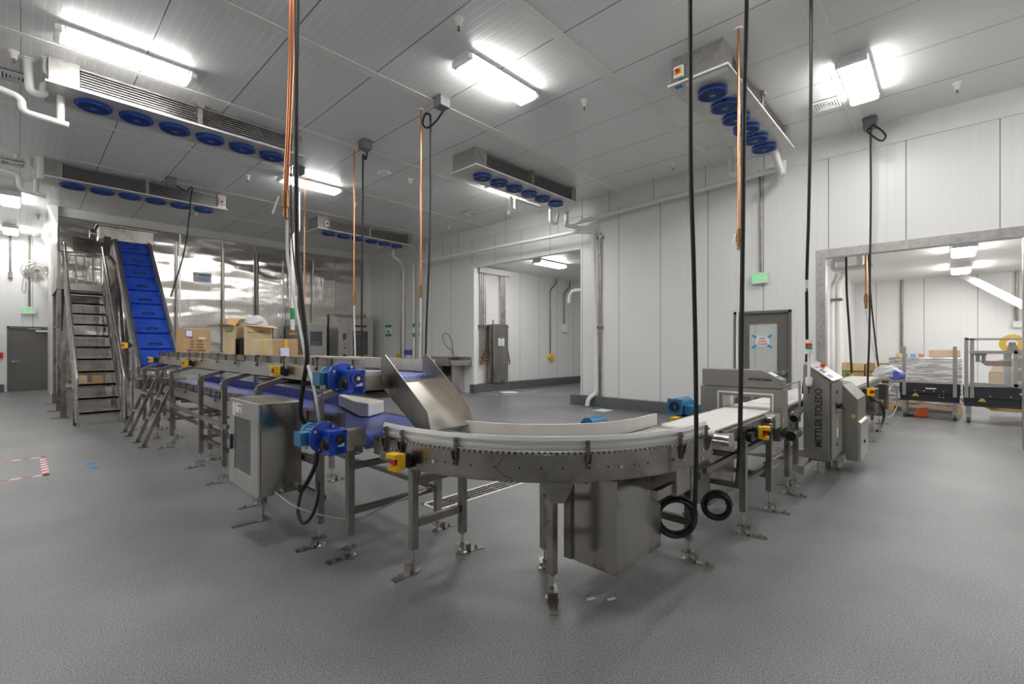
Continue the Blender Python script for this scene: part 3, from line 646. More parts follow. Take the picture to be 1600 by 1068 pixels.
def head(x, y, z, label):
    t = thing('sprinkler_head', label, 'sprinkler', (x, y, z), 'ceiling sprinkler heads')
    part('escutcheon', MB().lathe((x, y, z), (0, 0, -1), [(.055, 0), (.05, .02), (.035, .03), (.03, .09), (.02, .1)]), 'white', t)
    part('sprinkler', MB().cyl((x, y, z - .1), (x, y, z - .14), .01, 8).cyl((x, y, z - .14), (x, y, z - .145), .02, 10), 'brass', t)
for x, y, lb in ((-.05, 8.65, 'white sprinkler head at the upper left edge, left of the drop pipes'), (-.05, 13.25, 'white sprinkler head at the left edge between two coolers'), (3.44, 4.08, 'white sprinkler head at top centre, above the middle strip light'),
                 (5.9, 4.05, 'white sprinkler head right of the middle strip light'), (9.15, -.08, 'white sprinkler head at the upper right corner of the room'), (6.0, 8.78, 'white sprinkler head left of the middle cooler'),
                 (3.43, 11.2, 'white sprinkler head left of the copper drop, over the left cooler tip'), (3.4, 15.4, 'white sprinkler head behind the right tip of the left cooler'), (6.0, 11.3, 'white sprinkler head above the farthest cooler'),
                 (9.2, 11.4, 'white sprinkler head near the far right corner by the hanger rods'), (5.98, 15.45, 'small sprinkler head behind the far end of the strip light near the freezer'), (9.3, 8.9, 'white sprinkler head over the pipe rods, right of the square vent'),
                 (9.15, 4.1, 'white sprinkler head above the long drain pipe'), (.36, 18.9, 'nearer small sprinkler head beside the freezer side wall'), (.32, 21.9, 'farther small sprinkler head beside the freezer side wall'), (9.25, 15.6, 'sprinkler head above the white corner column')):
    head(x, y, CEIL, lb)
def vent(x, y, s, label, ht=CEIL):
    t = thing('ceiling_vent', label, 'vent', (x, y, ht), 'ceiling vents')
    part('backing', MB().box(x - s / 2, x + s / 2, y - s / 2, y + s / 2, ht - .012, ht - .004), 'dark', t)
    fr = MB()
    for k in range(5):
        a = s / 2 - k * s / 10; b = a - .022
        fr.box(x - a, x + a, y - a, y - b, ht - .03 + k * .003, ht - .01).box(x - a, x + a, y + b, y + a, ht - .03 + k * .003, ht - .01).box(x - a, x - b, y - b, y + b, ht - .03 + k * .003, ht - .01).box(x + b, x + a, y - b, y + b, ht - .03 + k * .003, ht - .01)
    part('louvre', fr, 'white', t)
vent(8.55, 1.38, .34, 'square louvred ceiling vent just left of the right strip light')
vent(8.66, 9.77, .38, 'square ceiling vent in the middle distance above the tall opening')
vent(-.05, 9.45, .36, 'square ceiling vent at the upper left edge behind white pipes')
vent(-.1, 13.9, .34, 'square ceiling vent at the left edge before the end-on strip lights')
solo('access_disc', MB().lathe((5.4, 8.87, CEIL), (0, 0, -1), [(.0, .035), (.1, .035), (.14, .02), (.15, 0)], 8), 'white', 'flat white octagonal cover on the ceiling left of the middle cooler', 'cover')

# ---------------------------------------------------------------- wall items
def exit_sign(p, right, nrm, label, w=.33, h=.2):
    p = V(p); r = V(right); n = V(nrm)
    t = thing('exit_sign', label, 'sign', p)
    def bx(c, a, b, d): # centre, half right, half up, half normal
        mb = MB(); q = [c - r * a - V((0, 0, b)), c + r * a - V((0, 0, b)), c + r * a + V((0, 0, b)), c - r * a + V((0, 0, b))]
        return mb.prism([x - n * d for x in q], n * d * 2)
    part('sign_body', bx(p, w / 2, h / 2, .03), 'cream', t, .005)
    text('lettering', 'EXIT', .19, p + n * .033, r, (0, 0, 1), 'led', t, .002, .78)
    return t
exit_sign((9.93, 2.7, 2.83), (0, -1, 0), (-1, 0, 0), 'green EXIT sign on the right wall above the windowed door', .28, .2)
pipe('conduit', [(9.95, 2.72, 4.95), (9.95, 2.69, 4.7), (9.95, 2.69, 2.95)], .018, 'steel2', 'thin conduit running down to the right exit sign', 'conduit')
exit_sign((.2, 22.74, 2.72), (1, 0, 0), (0, -1, 0), 'green EXIT sign above the grey door at far left', .36, .24)
pipe('conduit', [(.22, 22.76, CEIL), (.22, 22.76, 2.86)], .025, 'steel2', 'conduit on the far left wall down to the exit sign', 'conduit')
pipe('conduit', [(-.22, 22.76, CEIL), (-.22, 22.76, 3.95)], .025, 'steel2', 'short conduit at the far left edge ending in a switch box', 'conduit')
solo('switch_box', MB().box(-.27, -.17, 22.7, 22.8, 3.78, 3.97), 'steel2', 'small switch box below the short conduit at far left', 'switch')
solo('fire_call_point', MB().box(-.5, -.38, 22.74, 22.8, 1.12, 1.3), 'red', 'small red call point left of the far left door', 'alarm')
# wall fan
t = thing('wall_fan', 'round wire caged fan mounted high on the far left wall', 'fan', (.22, 22.6, 4.0))
c = V((.38, 22.0, 4.0)); ax = V((.1, -1, -.12)).normalized(); fx, fy, fz = frame(ax)
cg = MB()
for r_, o_ in ((.36, 0), (.27, .06), (.18, .09), (.09, .1)):
    for sgn in (1, -1): cg.tube([c + ax * (o_ * sgn + .08 * 0) + (fx * math.cos(a) + fy * math.sin(a)) * r_ for a in [2 * PI * k / 28 for k in range(28)]], .011, 5, True)
for k in range(28):
    a = 2 * PI * k / 28; e = fx * math.cos(a) + fy * math.sin(a)
    for sgn in (1, -1): cg.tube([c + ax * .1 * sgn + e * .06, c + ax * .085 * sgn + e * .2, c + e * .36], .007, 4)
part('cage', cg, 'steelmild', t)
bl = MB()
for k in range(4):
    a = k * PI / 2 + .4; e = fx * math.cos(a) + fy * math.sin(a); g = fx * -math.sin(a) + fy * math.cos(a)
    bl.prism([c + e * .05 - g * .03, c + e * .3 - g * .1, c + e * .32 + g * .06, c + e * .05 + g * .03], ax * .006)
part('fan_blade', bl, 'greymetal', t)
part('motor', MB().cyl(c - ax * .22, c + ax * .02, .08, 16), 'greymetal', t)
part('wall_bracket', MB().bar(c - ax * .2, (.2, 22.78, 4.05), .05, .05).box(.12, .3, 22.72, 22.8, 3.9, 4.15).tube(smoothpath([(.1, 22.6, 3.9), (.05, 22.5, 3.4), (.12, 22.5, 3.3), (.15, 22.6, 3.7)]), .01, 6), 'steel2', t)

# freezer wall: sign plate, louvre, control cabinets
t = thing('name_plate', 'rectangular printed plate on the stainless freezer wall right of the blue incline', 'sign', (4.05, 17.57, 3.7))
part('plate', MB().box(3.8, 4.3, 17.57, 17.59, 3.58, 3.88), 'paper', t)
part('print', MB().box(3.95, 4.28, 17.566, 17.57, 3.78, 3.83).box(3.9, 4.25, 17.566, 17.57, 3.7, 3.715).box(3.9, 4.2, 17.566, 17.57, 3.66, 3.67).box(3.9, 4.22, 17.566, 17.57, 3.62, 3.63), 'tapeblue', t)
part('logo', MB().ring((3.87, 17.566, 3.82), (0, -1, 0), .03, .018, .004, 14), 'redstripe', t)
lv = MB().box(1.0, 2.0, 17.52, 17.6, 4.1, 4.12)
for k in range(9): lv.prism([(1.0, 17.54, 4.1 + k * .05), (1.0, 17.6, 4.13 + k * .05), (1.0, 17.6, 4.14 + k * .05), (1.0, 17.54, 4.11 + k * .05)], (1.0, 0, 0))
solo('wall_louvre', lv, 'steel', 'steel louvre high on the freezer wall behind the stair platform', 'louvre')

t = thing('control_cabinet', 'short stainless control cabinet with a square window at the freezer wall', 'cabinet', (7.3, 17.2, 0))
part('cabinet_body', MB().box(7.06, 7.85, 16.9, 17.5, 1.0, 2.28).box(7.1, 7.8, 17.0, 17.5, 0, 1.0), 'panelgrey', t, .01)
part('side_bracket', MB().box(6.6, 7.04, 17.1, 17.5, 1.0, 2.25), 'steel2', t)
w_ = part('window', MB().box(7.2, 7.7, 16.88, 16.9, 1.5, 2.08), 'panelgrey', t)
part('window_pane', MB().box(7.23, 7.67, 16.87, 16.88, 1.53, 2.05), 'screen', w_)
part('display', MB().box(7.3, 7.48, 16.86, 16.87, 1.72, 1.88), 'screen', w_)
bt = MB()
for i in range(4):
    for j in range(2): bt.cyl((7.3 + i * .07, 16.87, 1.58 + j * .07), (7.3 + i * .07, 16.86, 1.58 + j * .07), .014, 8)
part('push_button', bt, 'white', w_)
t = thing('control_cabinet', 'tall stainless control cabinet with slanted top and glazed touch panel at the freezer wall', 'cabinet', (8.9, 17.2, 0))
part('cabinet_body', MB().prism([(8.22, 16.7, 0), (8.22, 17.5, 0), (8.22, 17.5, 2.75), (8.22, 16.7, 2.6)], (1.43, 0, 0)), 'panelgrey', t, .01)
part('cabinet_door', MB().box(8.27, 8.6, 16.68, 16.7, .9, 2.5), 'panelgrey', t, .005)
dr = part('cabinet_door', MB().box(8.63, 9.6, 16.68, 16.7, .9, 2.5), 'panelgrey', t, .005)
part('window_pane', MB().box(8.78, 9.4, 16.67, 16.68, 1.15, 2.1), 'smoked', dr)
part('touch_screen', MB().box(8.95, 9.25, 16.66, 16.67, 1.5, 1.78), 'screen', dr)
part('meter', MB().box(8.85, 9.0, 16.66, 16.67, 1.95, 2.03).box(9.05, 9.2, 16.66, 16.67, 1.95, 2.03), 'redstripe', dr)
part('handle', MB().bar((8.72, 16.65, 1.55), (8.8, 16.65, 1.45), .03, .03), 'chrome', dr)
b_ = part('button_panel', MB().box(8.37, 8.5, 16.66, 16.68, 1.75, 2.0), 'screen', t)
part('push_button', MB().cyl((8.43, 16.66, 1.6), (8.43, 16.64, 1.6), .03, 10), 'orange', b_)
part('push_button', MB().cyl((8.43, 16.66, 1.45), (8.43, 16.64, 1.45), .03, 10).box(8.38, 8.48, 16.66, 16.68, 1.1, 1.2), 'blackp', b_)
part('maker_strip', MB().box(8.8, 9.35, 16.67, 16.68, 2.25, 2.32), 'ink', t)
part('beacon', MB().cyl((9.45, 17.0, 2.65), (9.45, 17.0, 2.75), .045, 12), 'green', t)
part('beacon', MB().cyl((9.45, 17.0, 2.75), (9.45, 17.0, 2.86), .045, 12), 'yellow', t)
# corner wall notices
t = thing('safety_notice', 'green and white safety notice on the white corner wall', 'notice', (9.98, 16.3, 2))
part('sheet', MB().box(9.985, 9.998, 15.9, 16.35, 1.9, 2.35), 'paper', t)
part('print', MB().box(9.98, 9.985, 15.9, 16.35, 1.9, 2.0).box(9.98, 9.985, 15.9, 16.35, 2.25, 2.35).box(9.98, 9.985, 16.05, 16.2, 2.05, 2.12), 'green', t)
# sink
t = thing('wall_sink', 'long stainless wall sink on the right wall left of the tall opening', 'sink', (9.5, 12.3, .9))
part('basin', MB().box(9.1, 9.98, 11.2, 13.3, .88, .9).box(9.1, 9.13, 11.2, 13.3, .88, 1.02).box(9.1, 9.98, 11.2, 11.23, .88, 1.06).box(9.1, 9.98, 13.27, 13.3, .88, 1.06).box(9.94, 9.98, 11.2, 13.3, .88, 1.16), 'steelmild', t, .004)
part('bowl', MB().box(9.3, 9.85, 11.9, 12.7, .55, .88), 'steel', t)
part('apron', MB().box(9.5, 9.95, 11.6, 11.64, 0, .88).box(9.5, 9.95, 12.9, 12.94, 0, .88), 'steelmild', t)
fc = MB().cyl((9.85, 11.95, 1.0), (9.85, 11.95, 1.25), .02, 8).cyl((9.85, 11.7, 1.1), (9.85, 12.2, 1.1), .03, 8).tube(smoothpath([(9.85, 11.95, 1.25), (9.8, 12.0, 1.7), (9.78, 12.25, 1.95), (9.75, 12.4, 1.8), (9.75, 12.2, 1.5), (9.7, 11.85, 1.38), (9.68, 11.8, 1.25)]), .014, 8)
part('spray_tap', fc, 'steel2', t)
t = thing('wall_socket', 'yellow wall socket left of the sink in the far corner', 'socket', (9.95, 15.0, 1.15))
part('socket_body', MB().box(9.86, 9.98, 15.15, 15.35, 1.05, 1.25), 'yellow', t, .02)
part('socket_body', MB().cyl((9.86, 15.25, 1.2), (9.8, 15.25, 1.2), .05, 10), 'yellow', t)
t = thing('soap_dispenser', 'dark blue and white wall device right of the yellow socket', 'dispenser', (9.95, 14.6, 1.2))
part('case', MB().box(9.82, 9.98, 14.5, 14.8, 1.2, 1.38), 'purple', t, .02)
part('bracket', MB().box(9.86, 9.98, 14.55, 14.75, 1.05, 1.2), 'white', t, .01)
# valve station in the side room
t = thing('valve_station', 'tall stainless valve enclosure with pipes on both sides in the side room', 'cabinet', (11.0, 11.15, .28))
part('enclosure', MB().box(10.78, 11.5, 11.02, 11.2, .3, 2.25), 'steelbox', t, .01)
part('side_cover', MB().box(10.66, 10.77, 11.06, 11.22, .33, 2.22), 'steel2', t, .01)
part('notice', MB().box(11.02, 11.3, 11.01, 11.02, 1.52, 1.78), 'paper', t)
part('tape', MB().box(11.1, 11.22, 11.005, 11.01, 1.74, 1.82).box(11.1, 11.22, 11.005, 11.01, 1.48, 1.54), 'tapeblue', t)
part('print', MB().box(11.06, 11.26, 11.005, 11.01, 1.68, 1.7).box(11.06, 11.26, 11.005, 11.01, 1.63, 1.65).box(11.06, 11.26, 11.005, 11.01, 1.57, 1.59), 'redstripe', t)
for k, x in enumerate((10.37, 10.45, 10.53, 10.61)):
    zb = .95 + k * .12
    p = part('riser_pipe', MB().tube(elbow([(x, 11.22, 3.95), (x, 11.22, zb), (10.7, 11.15, zb)], .04), .018, 8), 'steel', t)
    part('valve', MB().box(x - .03, x + .05, 11.13, 11.2, zb - .03, zb + .1), 'brass', p)
for k, x in enumerate((11.3, 11.37, 11.44, 11.51)):
    zb = 2.25 if k < 2 else 1.4 - k * .12
    part('riser_pipe', MB().tube(elbow([(x + .06, 11.24, 3.95), (x + .06, 11.24, max(zb, .95))], .04), .018, 8), 'steel', t)
vs_ = MB()
for k in range(5): vs_.tube(elbow([(11.5, 11.12, 1.5 - k * .12), (11.6 + k * .03, 11.16, 1.5 - k * .12), (11.6 + k * .03, 11.16, 1.35 - k * .12)], .03), .02, 8)
part('side_valve', vs_, 'steel2', t)
part('crossbar', MB().box(10.3, 10.68, 11.18, 11.25, 2.14, 2.2).box(11.5, 11.7, 11.18, 11.25, 2.14, 2.2).cyl((10.9, 11.15, 2.25), (10.9, 11.15, 2.4), .02, 8).cyl((11.25, 11.15, 2.25), (11.25, 11.15, 2.4), .02, 8), 'steel2', t)
part('pipe_cover', MB().box(10.25, 11.75, 11.1, 11.295, 3.92, 4.1), 'trimw', t, .01)
pipe('conduit', [(14.4, 11.2, 4.15), (14.4, 11.2, 3.95), (14.1, 11.25, 3.7), (14.1, 11.25, 1.2)], .025, 'steel2', 'bent conduit on the side room wall down to a yellow socket', 'conduit')
solo('wall_socket', MB().cyl((14.1, 11.3, 1.1), (14.1, 11.15, 1.1), .12, 12), 'yellow', 'yellow round socket on the side room wall below a conduit', 'socket')
pipe('conduit', [(15.3, 11.2, 4.15), (15.3, 11.2, 3.9), (15.0, 11.25, 3.65), (15.0, 11.25, 2.4)], .025, 'steel2', 'bent conduit on the side room wall ending at a white box', 'conduit')
solo('switch_box', MB().box(14.88, 15.12, 11.15, 11.3, 2.08, 2.4), 'white', 'white box at the end of the right conduit in the side room', 'switch', None, .01)

# ---------------------------------------------------------------- floor marks
def floor_tape(name, x0, x1, y0, y1, label, w=.06, stripe=.09):
    t = thing(name, label, 'floor tape', ((x0 + x1) / 2, (y0 + y1) / 2, 0))
    base = MB(); red = MB()
    for (a, b, c_, d_) in ((x0, x1, y0, y0 + w), (x0, x1, y1 - w, y1), (x0, x0 + w, y0, y1), (x1 - w, x1, y0, y1)):
        base.box(a, b, c_, d_, .0008, .0016)
        long_x = (b - a) > (d_ - c_); n_ = int(((b - a) if long_x else (d_ - c_)) / (2 * stripe))
        for k in range(n_):
            o = (2 * k + .5) * stripe
            if long_x: red.prism([(a + o, c_, .0018), (a + o + stripe, c_, .0018), (a + o + stripe + w * .6, d_, .0018), (a + o + w * .6, d_, .0018)], (0, 0, .0006))
            else: red.prism([(a, c_ + o, .0018), (b, c_ + o + w * .6, .0018), (b, c_ + o + stripe + w * .6, .0018), (a, c_ + o + stripe, .0018)], (0, 0, .0006))
    part('tape_base', base, 'paper', t); part('red_stripe', red, 'redstripe', t)
floor_tape('hazard_tape', -.95, .24, 7.66, 8.98, 'red and white striped tape outline on the floor at the left edge')
floor_tape('hazard_tape', 10.1, 12.0, 10.0, 11.05, 'red and white striped tape outline on the floor of the side room', .08)
solo('floor_label', MB().cyl((11.0, 10.5, .001), (11.0, 10.5, .004), .3, 20), 'paper', 'round white floor sticker inside the side room tape outline', 'sticker')
solo('floor_label', MB().box(9.2, 9.6, 5.75, 6.1, .001, .004), 'paper', 'white patch on the floor by the foot of the wall pipe', 'sticker')
for x, y, lb in ((.62, 8.0, 'farther small blue mark on the floor left of the machines'), (.64, 7.72, 'nearer small blue mark on the floor left of the machines')):
    solo('floor_mark', MB().cyl((x, y, .001), (x, y, .003), .05, 12), 'tapeblue', lb, 'mark')
for x, y, lb in ((2.3, 1.55, 'white scrap of paper on the floor in front of the middle leg'), (2.38, 1.46, 'smaller white scrap of paper on the floor near the hanging cabinet')):
    solo('paper_scrap', MB().prism([(x, y, .001), (x + .05, y - .02, .001), (x + .06, y + .0, .001), (x + .01, y + .02, .001)], (0, 0, .002)), 'paper', lb, 'litter')
t = thing('floor_drain', 'long slotted drain grate in the floor behind the curved conveyor', 'drain', (3.2, 3.55, 0))
part('drain_rim', MB().box(2.62, 4.9, 3.40, 3.43, .001, .004).box(2.62, 4.9, 3.63, 3.66, .001, .004).box(2.62, 2.65, 3.4, 3.66, .001, .004), 'hdpe', t)
part('channel', MB().box(2.65, 4.9, 3.43, 3.63, .0005, .0015), 'dark', t)
gr = MB()
for k in range(12): gr.box(2.67 + k * .19, 2.69 + k * .19, 3.43, 3.63, .001, .004)
for k in range(3): gr.box(2.65, 4.9, 3.462 + k * .055, 3.487 + k * .055, .001, .004)
part('grate', gr, 'steel', t)

# ---------------------------------------------------------------- conveyor components
def leg(par, x, y, zt, d, z0=.15, mat='steel', w=.05):
    """square leg on a threaded foot with a Z bracket bolted to the floor; d = direction the bracket points"""
    l = part('leg', MB().box(x - w / 2, x + w / 2, y - w / 2, y + w / 2, z0, zt), mat, par, .003)
    f = MB().cyl((x, y, .03), (x, y, z0 + .005), .008, 10).cyl((x, y, z0 - .012), (x, y, z0), .02, 8)
    f.cyl((x, y, 0), (x, y, .014), .042, 20).cyl((x, y, .014), (x, y, .024), .042, 20, .026).cyl((x, y, .024), (x, y, .045), .014, 12)
    part('foot', f, 'steelmild', l)
    d = V((d[0], d[1], 0)).normalized(); s = V((-d.y, d.x, 0)) * .03; c = V((x, y, 0)); t_ = .005
    b = MB()
    def sl(p, q, up): # strip between p and q
        b.prism([p - s, p + s, q + s, q - s], up)
    sl(c - d * .045 + V((0, 0, .06)), c + d * .05 + V((0, 0, .06)), V((0, 0, t_)))
    sl(c + d * .05 + V((0, 0, .065)), c + d * .05 + V((0, 0, .0)), d * t_)
    sl(c + d * .05, c + d * .17, V((0, 0, t_)))
    q = c + d * .12
    b.cyl(q, q + V((0, 0, .03)), .006, 8).cyl(q + V((0, 0, .005)), q + V((0, 0, .015)), .013, 6).cyl(c + V((0, 0, .065)), c + V((0, 0, .08)), .016, 6)
    part('floor_bracket', b, 'steel', l)
    return l

def estop(par, p, nrm, s=1.):
    """emergency stop standing off a side plate along nrm"""
    p = V(p); n = V((nrm[0], nrm[1], 0)).normalized(); r = V((-n.y, n.x, 0)); u = V((0, 0, 1))
    def bx(mb, a0, a1, b0, b1, c0, c1):
        q = [p + n * a0 * s + r * b * s + u * c * s for b, c in ((b0, c0), (b1, c0), (b1, c1), (b0, c1))]
        return mb.prism(q, n * (a1 - a0) * s)
    e = part('emergency_stop', bx(bx(bx(bx(MB(), .07, .1, -.04, .04, -.045, .045), .1, .15, -.04, .04, .022, .05), .1, .14, -.04, .04, -.05, -.024), .1, .125, .03, .04, -.03, .03), 'yellow', par, .003)
    part('push_button', MB().cyl(p + n * .1 * s, p + n * .115 * s, .012 * s, 12).cyl(p + n * .115 * s, p + n * .13 * s, .02 * s, 14), 'red', e)
    part('switch_body', bx(bx(MB(), .025, .07, -.035, .035, -.04, .04), .0, .03, -.015, .015, -.055, .02), 'blackp', e, .004)
    return e

def gearmotor(par, c, ybox=.13):
    """worm gearbox at c driving along +X, motor behind on +Y"""
    x, y, z = c
    g = MB().box(x - .06, x + .065, y - .06, y + .05, z - .085, z + .075)
    g.cyl((x - .0, y - .06, z + .02), (x, y - .07, z + .02), .042, 20)
    for k in range(5): g.box(x - .012 + k * .014, x - .006 + k * .014, y - .068, y - .06, z - .08, z - .035)
    for sx in (-1, 1):
        for sz in (-1, 1): g.box(x + .0025 + sx * .05 - .012, x + .0025 + sx * .05 + .012, y - .066, y - .04, z - .005 + sz * .07 - .012, z - .005 + sz * .07 + .012)
    gb = part('gearmotor', g, 'blue', par, .006)
    part('bearing_cap', MB().ring((x + .01, y - .07, z + .02), (0, -1, 0), .032, .014, .004, 20).cyl((x - .06, y - .015, z - .01), (x - .08, y - .015, z - .01), .045, 20).cyl((x - .08, y - .015, z - .01), (x - .09, y - .015, z - .01), .03, 16), 'blackp', gb)
    part('shaft_end', MB().cyl((x + .01, y - .07, z + .02), (x + .01, y - .075, z + .02), .013, 12), 'chrome', gb)
    part('rating_plate', MB().box(x + .0, x + .045, y - .062, y - .06, z - .033, z - .013), 'paper', gb)
    fl = MB().lathe((x - .03, y + .05, z + .02), (0, 1, 0), [(.02, 0), (.1, .005), (.108, .008), (.108, .03), (.02, .03)], 36)
    for k in range(4):
        a = PI / 4 + k * PI / 2; e = V((math.cos(a), 0, math.sin(a)))
        fl.prism([V((x - .03, y + .048, z + .02)) + e * .03 + V((0, -.03, 0)), V((x - .03, y + .05, z + .02)) + e * .095, V((x - .03, y + .05, z + .02)) + e * .03], V((e.z, 0, -e.x)) * .006)
    part('flange', fl, 'blue', gb)
    for k in range(4):
        bo = MB(); a = PI / 4 + k * PI / 2 + .2; q = V((x - .03 + .087 * math.cos(a), y + .055, z + .02 + .087 * math.sin(a)))
        bo.cyl(q, q - V((0, .014, 0)), .012, 6).cyl(q - V((0, .014, 0)), q - V((0, .022, 0)), .006, 8)
        part('bolt', bo, 'chrome', gb)
    mx, mz = x - .03, z + .02
    mt = MB().cyl((mx, y + .08, mz), (mx, y + .26, mz), .068, 24).cyl((mx, y + .26, mz), (mx, y + .31, mz), .072, 24).cyl((mx, y + .08, mz), (mx, y + .1, mz), .075, 24)
    for k in range(20):
        a = 2 * PI * k / 20; e = V((math.cos(a), 0, math.sin(a)))
        mt.bar(V((mx, y + .1, mz)) + e * .068, V((mx, y + .26, mz)) + e * .068, .004, .02, e)
    part('motor', mt, 'teal', gb)
    part('terminal_box', MB().box(mx - .145, mx - .06, y + .1, y + .2, mz - .045, mz + .04).box(mx - .15, mx - .145, y + .095, y + .205, mz - .05, mz + .045), 'teal', gb, .006)
    part('cable_gland', MB().cyl((mx - .1, y + .13, mz - .045), (mx - .1, y + .13, mz - .075), .012, 8).cyl((mx - .1, y + .17, mz - .045), (mx - .1, y + .17, mz - .075), .012, 8), 'steelmild', gb)
    part('drive_housing', MB().box(x + .065, x + .08, y - .055, y + .055, z - .07, z + .075).box(x + .08, x + .08 + ybox, y - .045, y + .045, z - .05, z + .065).cyl((x + .09, y - .046, z + .0), (x + .09, y - .05, z), .006, 8).cyl((x + .17, y - .046, z), (x + .17, y - .05, z), .006, 8), 'steelmild', gb, .003)
    return gb

def clip(par, x, y, z, d=-1):
    """small bolted rail clamp on a -X facing rail"""
    return part('rail_clamp', MB().box(x - .03, x - .018, y - .012, y + .012, z - .07, z + .05).box(x - .03, x, y - .012, y + .012, z + .035, z + .05).cyl((x - .03, y, z - .05), (x - .045, y, z - .05), .012, 8), 'steel2', par)

# ---------------------------------------------------------------- lower blue conveyor
lc = thing('belt_conveyor', 'long lower blue belt conveyor on steel legs running from the incline to the curve', 'conveyor', (2.0, 6.5, 0))
Y0, Y1 = 3.08, 10.62
part('belt', MB().box(1.72, 2.38, Y0, Y1, .845, .865).cyl((1.72, Y0, .81), (2.38, Y0, .81), .055, 20), 'belt', lc)
part('side_frame', MB().box(1.655, 1.665, Y0 + .03, Y1, .72, .86).box(1.655, 1.70, Y0 + .03, Y1, .72, .73), 'steelmild', lc)
part('side_frame', MB().box(2.43, 2.44, Y0 + .03, Y1, .72, .86), 'steel', lc)
gr = MB().box(1.69, 1.695, Y0 + .35, Y1, .875, .96).box(1.665, 1.70, Y0 + .35, Y1, .955, .962)
for k in range(17): gr.box(1.68, 1.69, Y0 + .5 + k * .42, Y0 + .51 + k * .42, .87, .96)
part('side_guard', gr, 'steel', lc)
part('guide_strip', MB().box(2.385, 2.40, 4.7, Y1, .87, .97), 'purple', lc)
part('guide_block', MB().prism([(2.12, 3.75, .875), (2.37, 3.9, .875), (2.37, 4.7, .875), (2.31, 4.7, .875), (2.08, 3.85, .875)], (0, 0, .115)), 'hdpe', lc, .012)
part('end_bracket', MB().box(1.68, 1.72, 3.38, 3.44, .86, .99).box(1.655, 1.665, Y0 - .06, Y0 + .04, .75, .87), 'steel', lc)
for k, y in enumerate((3.12, 5.0, 7.1, 9.2, 10.4)):
    if k == 0:
        leg(lc, 1.62, y, .76, (-1, 0)); leg(lc, 2.34, y - .08, .72, (1, 0))
    else:
        leg(lc, 1.72, y, .72, (1, 0)); leg(lc, 2.38, y, .72, (1, 0))
    part('cross_bar', MB().box(1.64, 2.34, y - .02, y + .02, .62, .66).box(1.64, 2.34, y - .02, y + .02, .3, .34), 'steel2', lc)
part('long_rail', MB().box(2.34, 2.37, 3.1, 10.5, .32, .36).box(1.7, 1.73, 5.0, 10.5, .4, .44), 'steel2', lc)
rr = MB()
for k in range(6): rr.cyl((1.68, 3.7 + k * 1.2, .66), (2.42, 3.7 + k * 1.2, .66), .022, 10)
part('return_roller', rr, 'steelmild', lc)
for k in range(9): clip(lc, 1.66, 5.0 + k * .75, .9)
gearmotor(lc, (1.45, 3.02, .865), .135)
part('tilt_sensor', MB().cyl((1.75, 3.4, .64), (1.75, 3.36, .64), .025, 12), 'red', lc)

# ---------------------------------------------------------------- upper blue conveyor on cantilever posts
uc = thing('belt_conveyor', 'upper steel sided blue belt conveyor with cardboard boxes on it', 'conveyor', (2.0, 6.8, 0))
U0, U1 = 2.97, 10.68
part('belt', MB().box(1.8, 2.2, U0, U1, 1.27, 1.29).cyl((1.8, U0, 1.245), (2.2, U0, 1.245), .045, 20), 'belt', uc)
part('side_frame', MB().box(1.745, 1.755, U0 + .1, U1, 1.185, 1.33).box(1.745, 1.79, U0 + .1, U1, 1.185, 1.195), 'steelmild', uc)
part('side_frame', MB().box(2.235, 2.245, U0 + .1, U1, 1.185, 1.3), 'steel', uc)
gr = MB().box(1.775, 1.78, U0 + .3, U1, 1.335, 1.40).box(1.765, 1.79, U0 + .3, U1, 1.398, 1.404)
for k in range(20): gr.box(1.765, 1.775, U0 + .4 + k * .36, U0 + .41 + k * .36, 1.3, 1.4)
part('side_guard', gr, 'steel', uc)
part('back_guard', MB().prism([(2.215, U0 - .02, 1.31), (2.225, U0 - .02, 1.395), (2.25, U0 - .02, 1.40), (2.25, U0 - .02, 1.395), (2.235, U0 - .02, 1.31)], (0, 7.65, 0)).box(2.2, 2.26, U0 + .0, U0 + .03, 1.25, 1.33), 'steelmild', uc)
part('end_cover', MB().box(1.78, 1.83, 3.3, 3.42, 1.29, 1.385).box(1.62, 1.745, 2.9, 3.02, 1.2, 1.3), 'steel', uc)
part('under_tray', MB().box(1.9, 2.2, 3.2, 6.0, 1.1, 1.12).cyl((1.8, 3.5, 1.14), (2.2, 3.5, 1.14), .025, 10).cyl((1.8, 5.0, 1.14), (2.2, 5.0, 1.14), .025, 10), 'steel2', uc)
for y in (3.45, 4.75, 5.84, 6.8, 8.43, 9.47, 10.61):
    l = leg(uc, 1.55, y, 1.13, (-1, .15), .17)
    part('arm', MB().bar((1.55, y, 1.115), (1.8, y - .02, 1.19), .05, .05, (0, 1, 0)).box(1.515, 1.525, y - .03, y + .03, 1.02, 1.1), 'steel', l, .003)
    part('bolt', MB().cyl((1.525, y, 1.09), (1.505, y, 1.09), .012, 6).cyl((1.525, y, 1.03), (1.505, y, 1.03), .012, 6), 'chrome', l, 0, 1)
part('long_rail', MB().box(1.53, 1.57, 5.7, 8.5, .6, .65).box(1.53, 1.57, 3.45, 4.8, .6, .65), 'steel', uc)
part('long_rail', MB().box(1.57, 1.6, 3.45, 6.8, .33, .37), 'steel2', uc)
for k in range(10): clip(uc, 1.75, 3.9 + k * .72, 1.36)
estop(uc, (1.745, 10.62, 1.26), (-1, 0)); estop(uc, (1.745, 8.05, 1.26), (-1, 0)); estop(uc, (1.745, 4.6, 1.27), (-1, 0))
gearmotor(uc, (1.55, 2.96, 1.265), .11)
part('motor_cable', MB().tube(smoothpath([(1.42, 3.12, 1.19), (1.43, 3.2, 1.1), (1.5, 3.4, .98), (1.52, 3.41, .95)]), .008, 6), 'greymetal', uc)

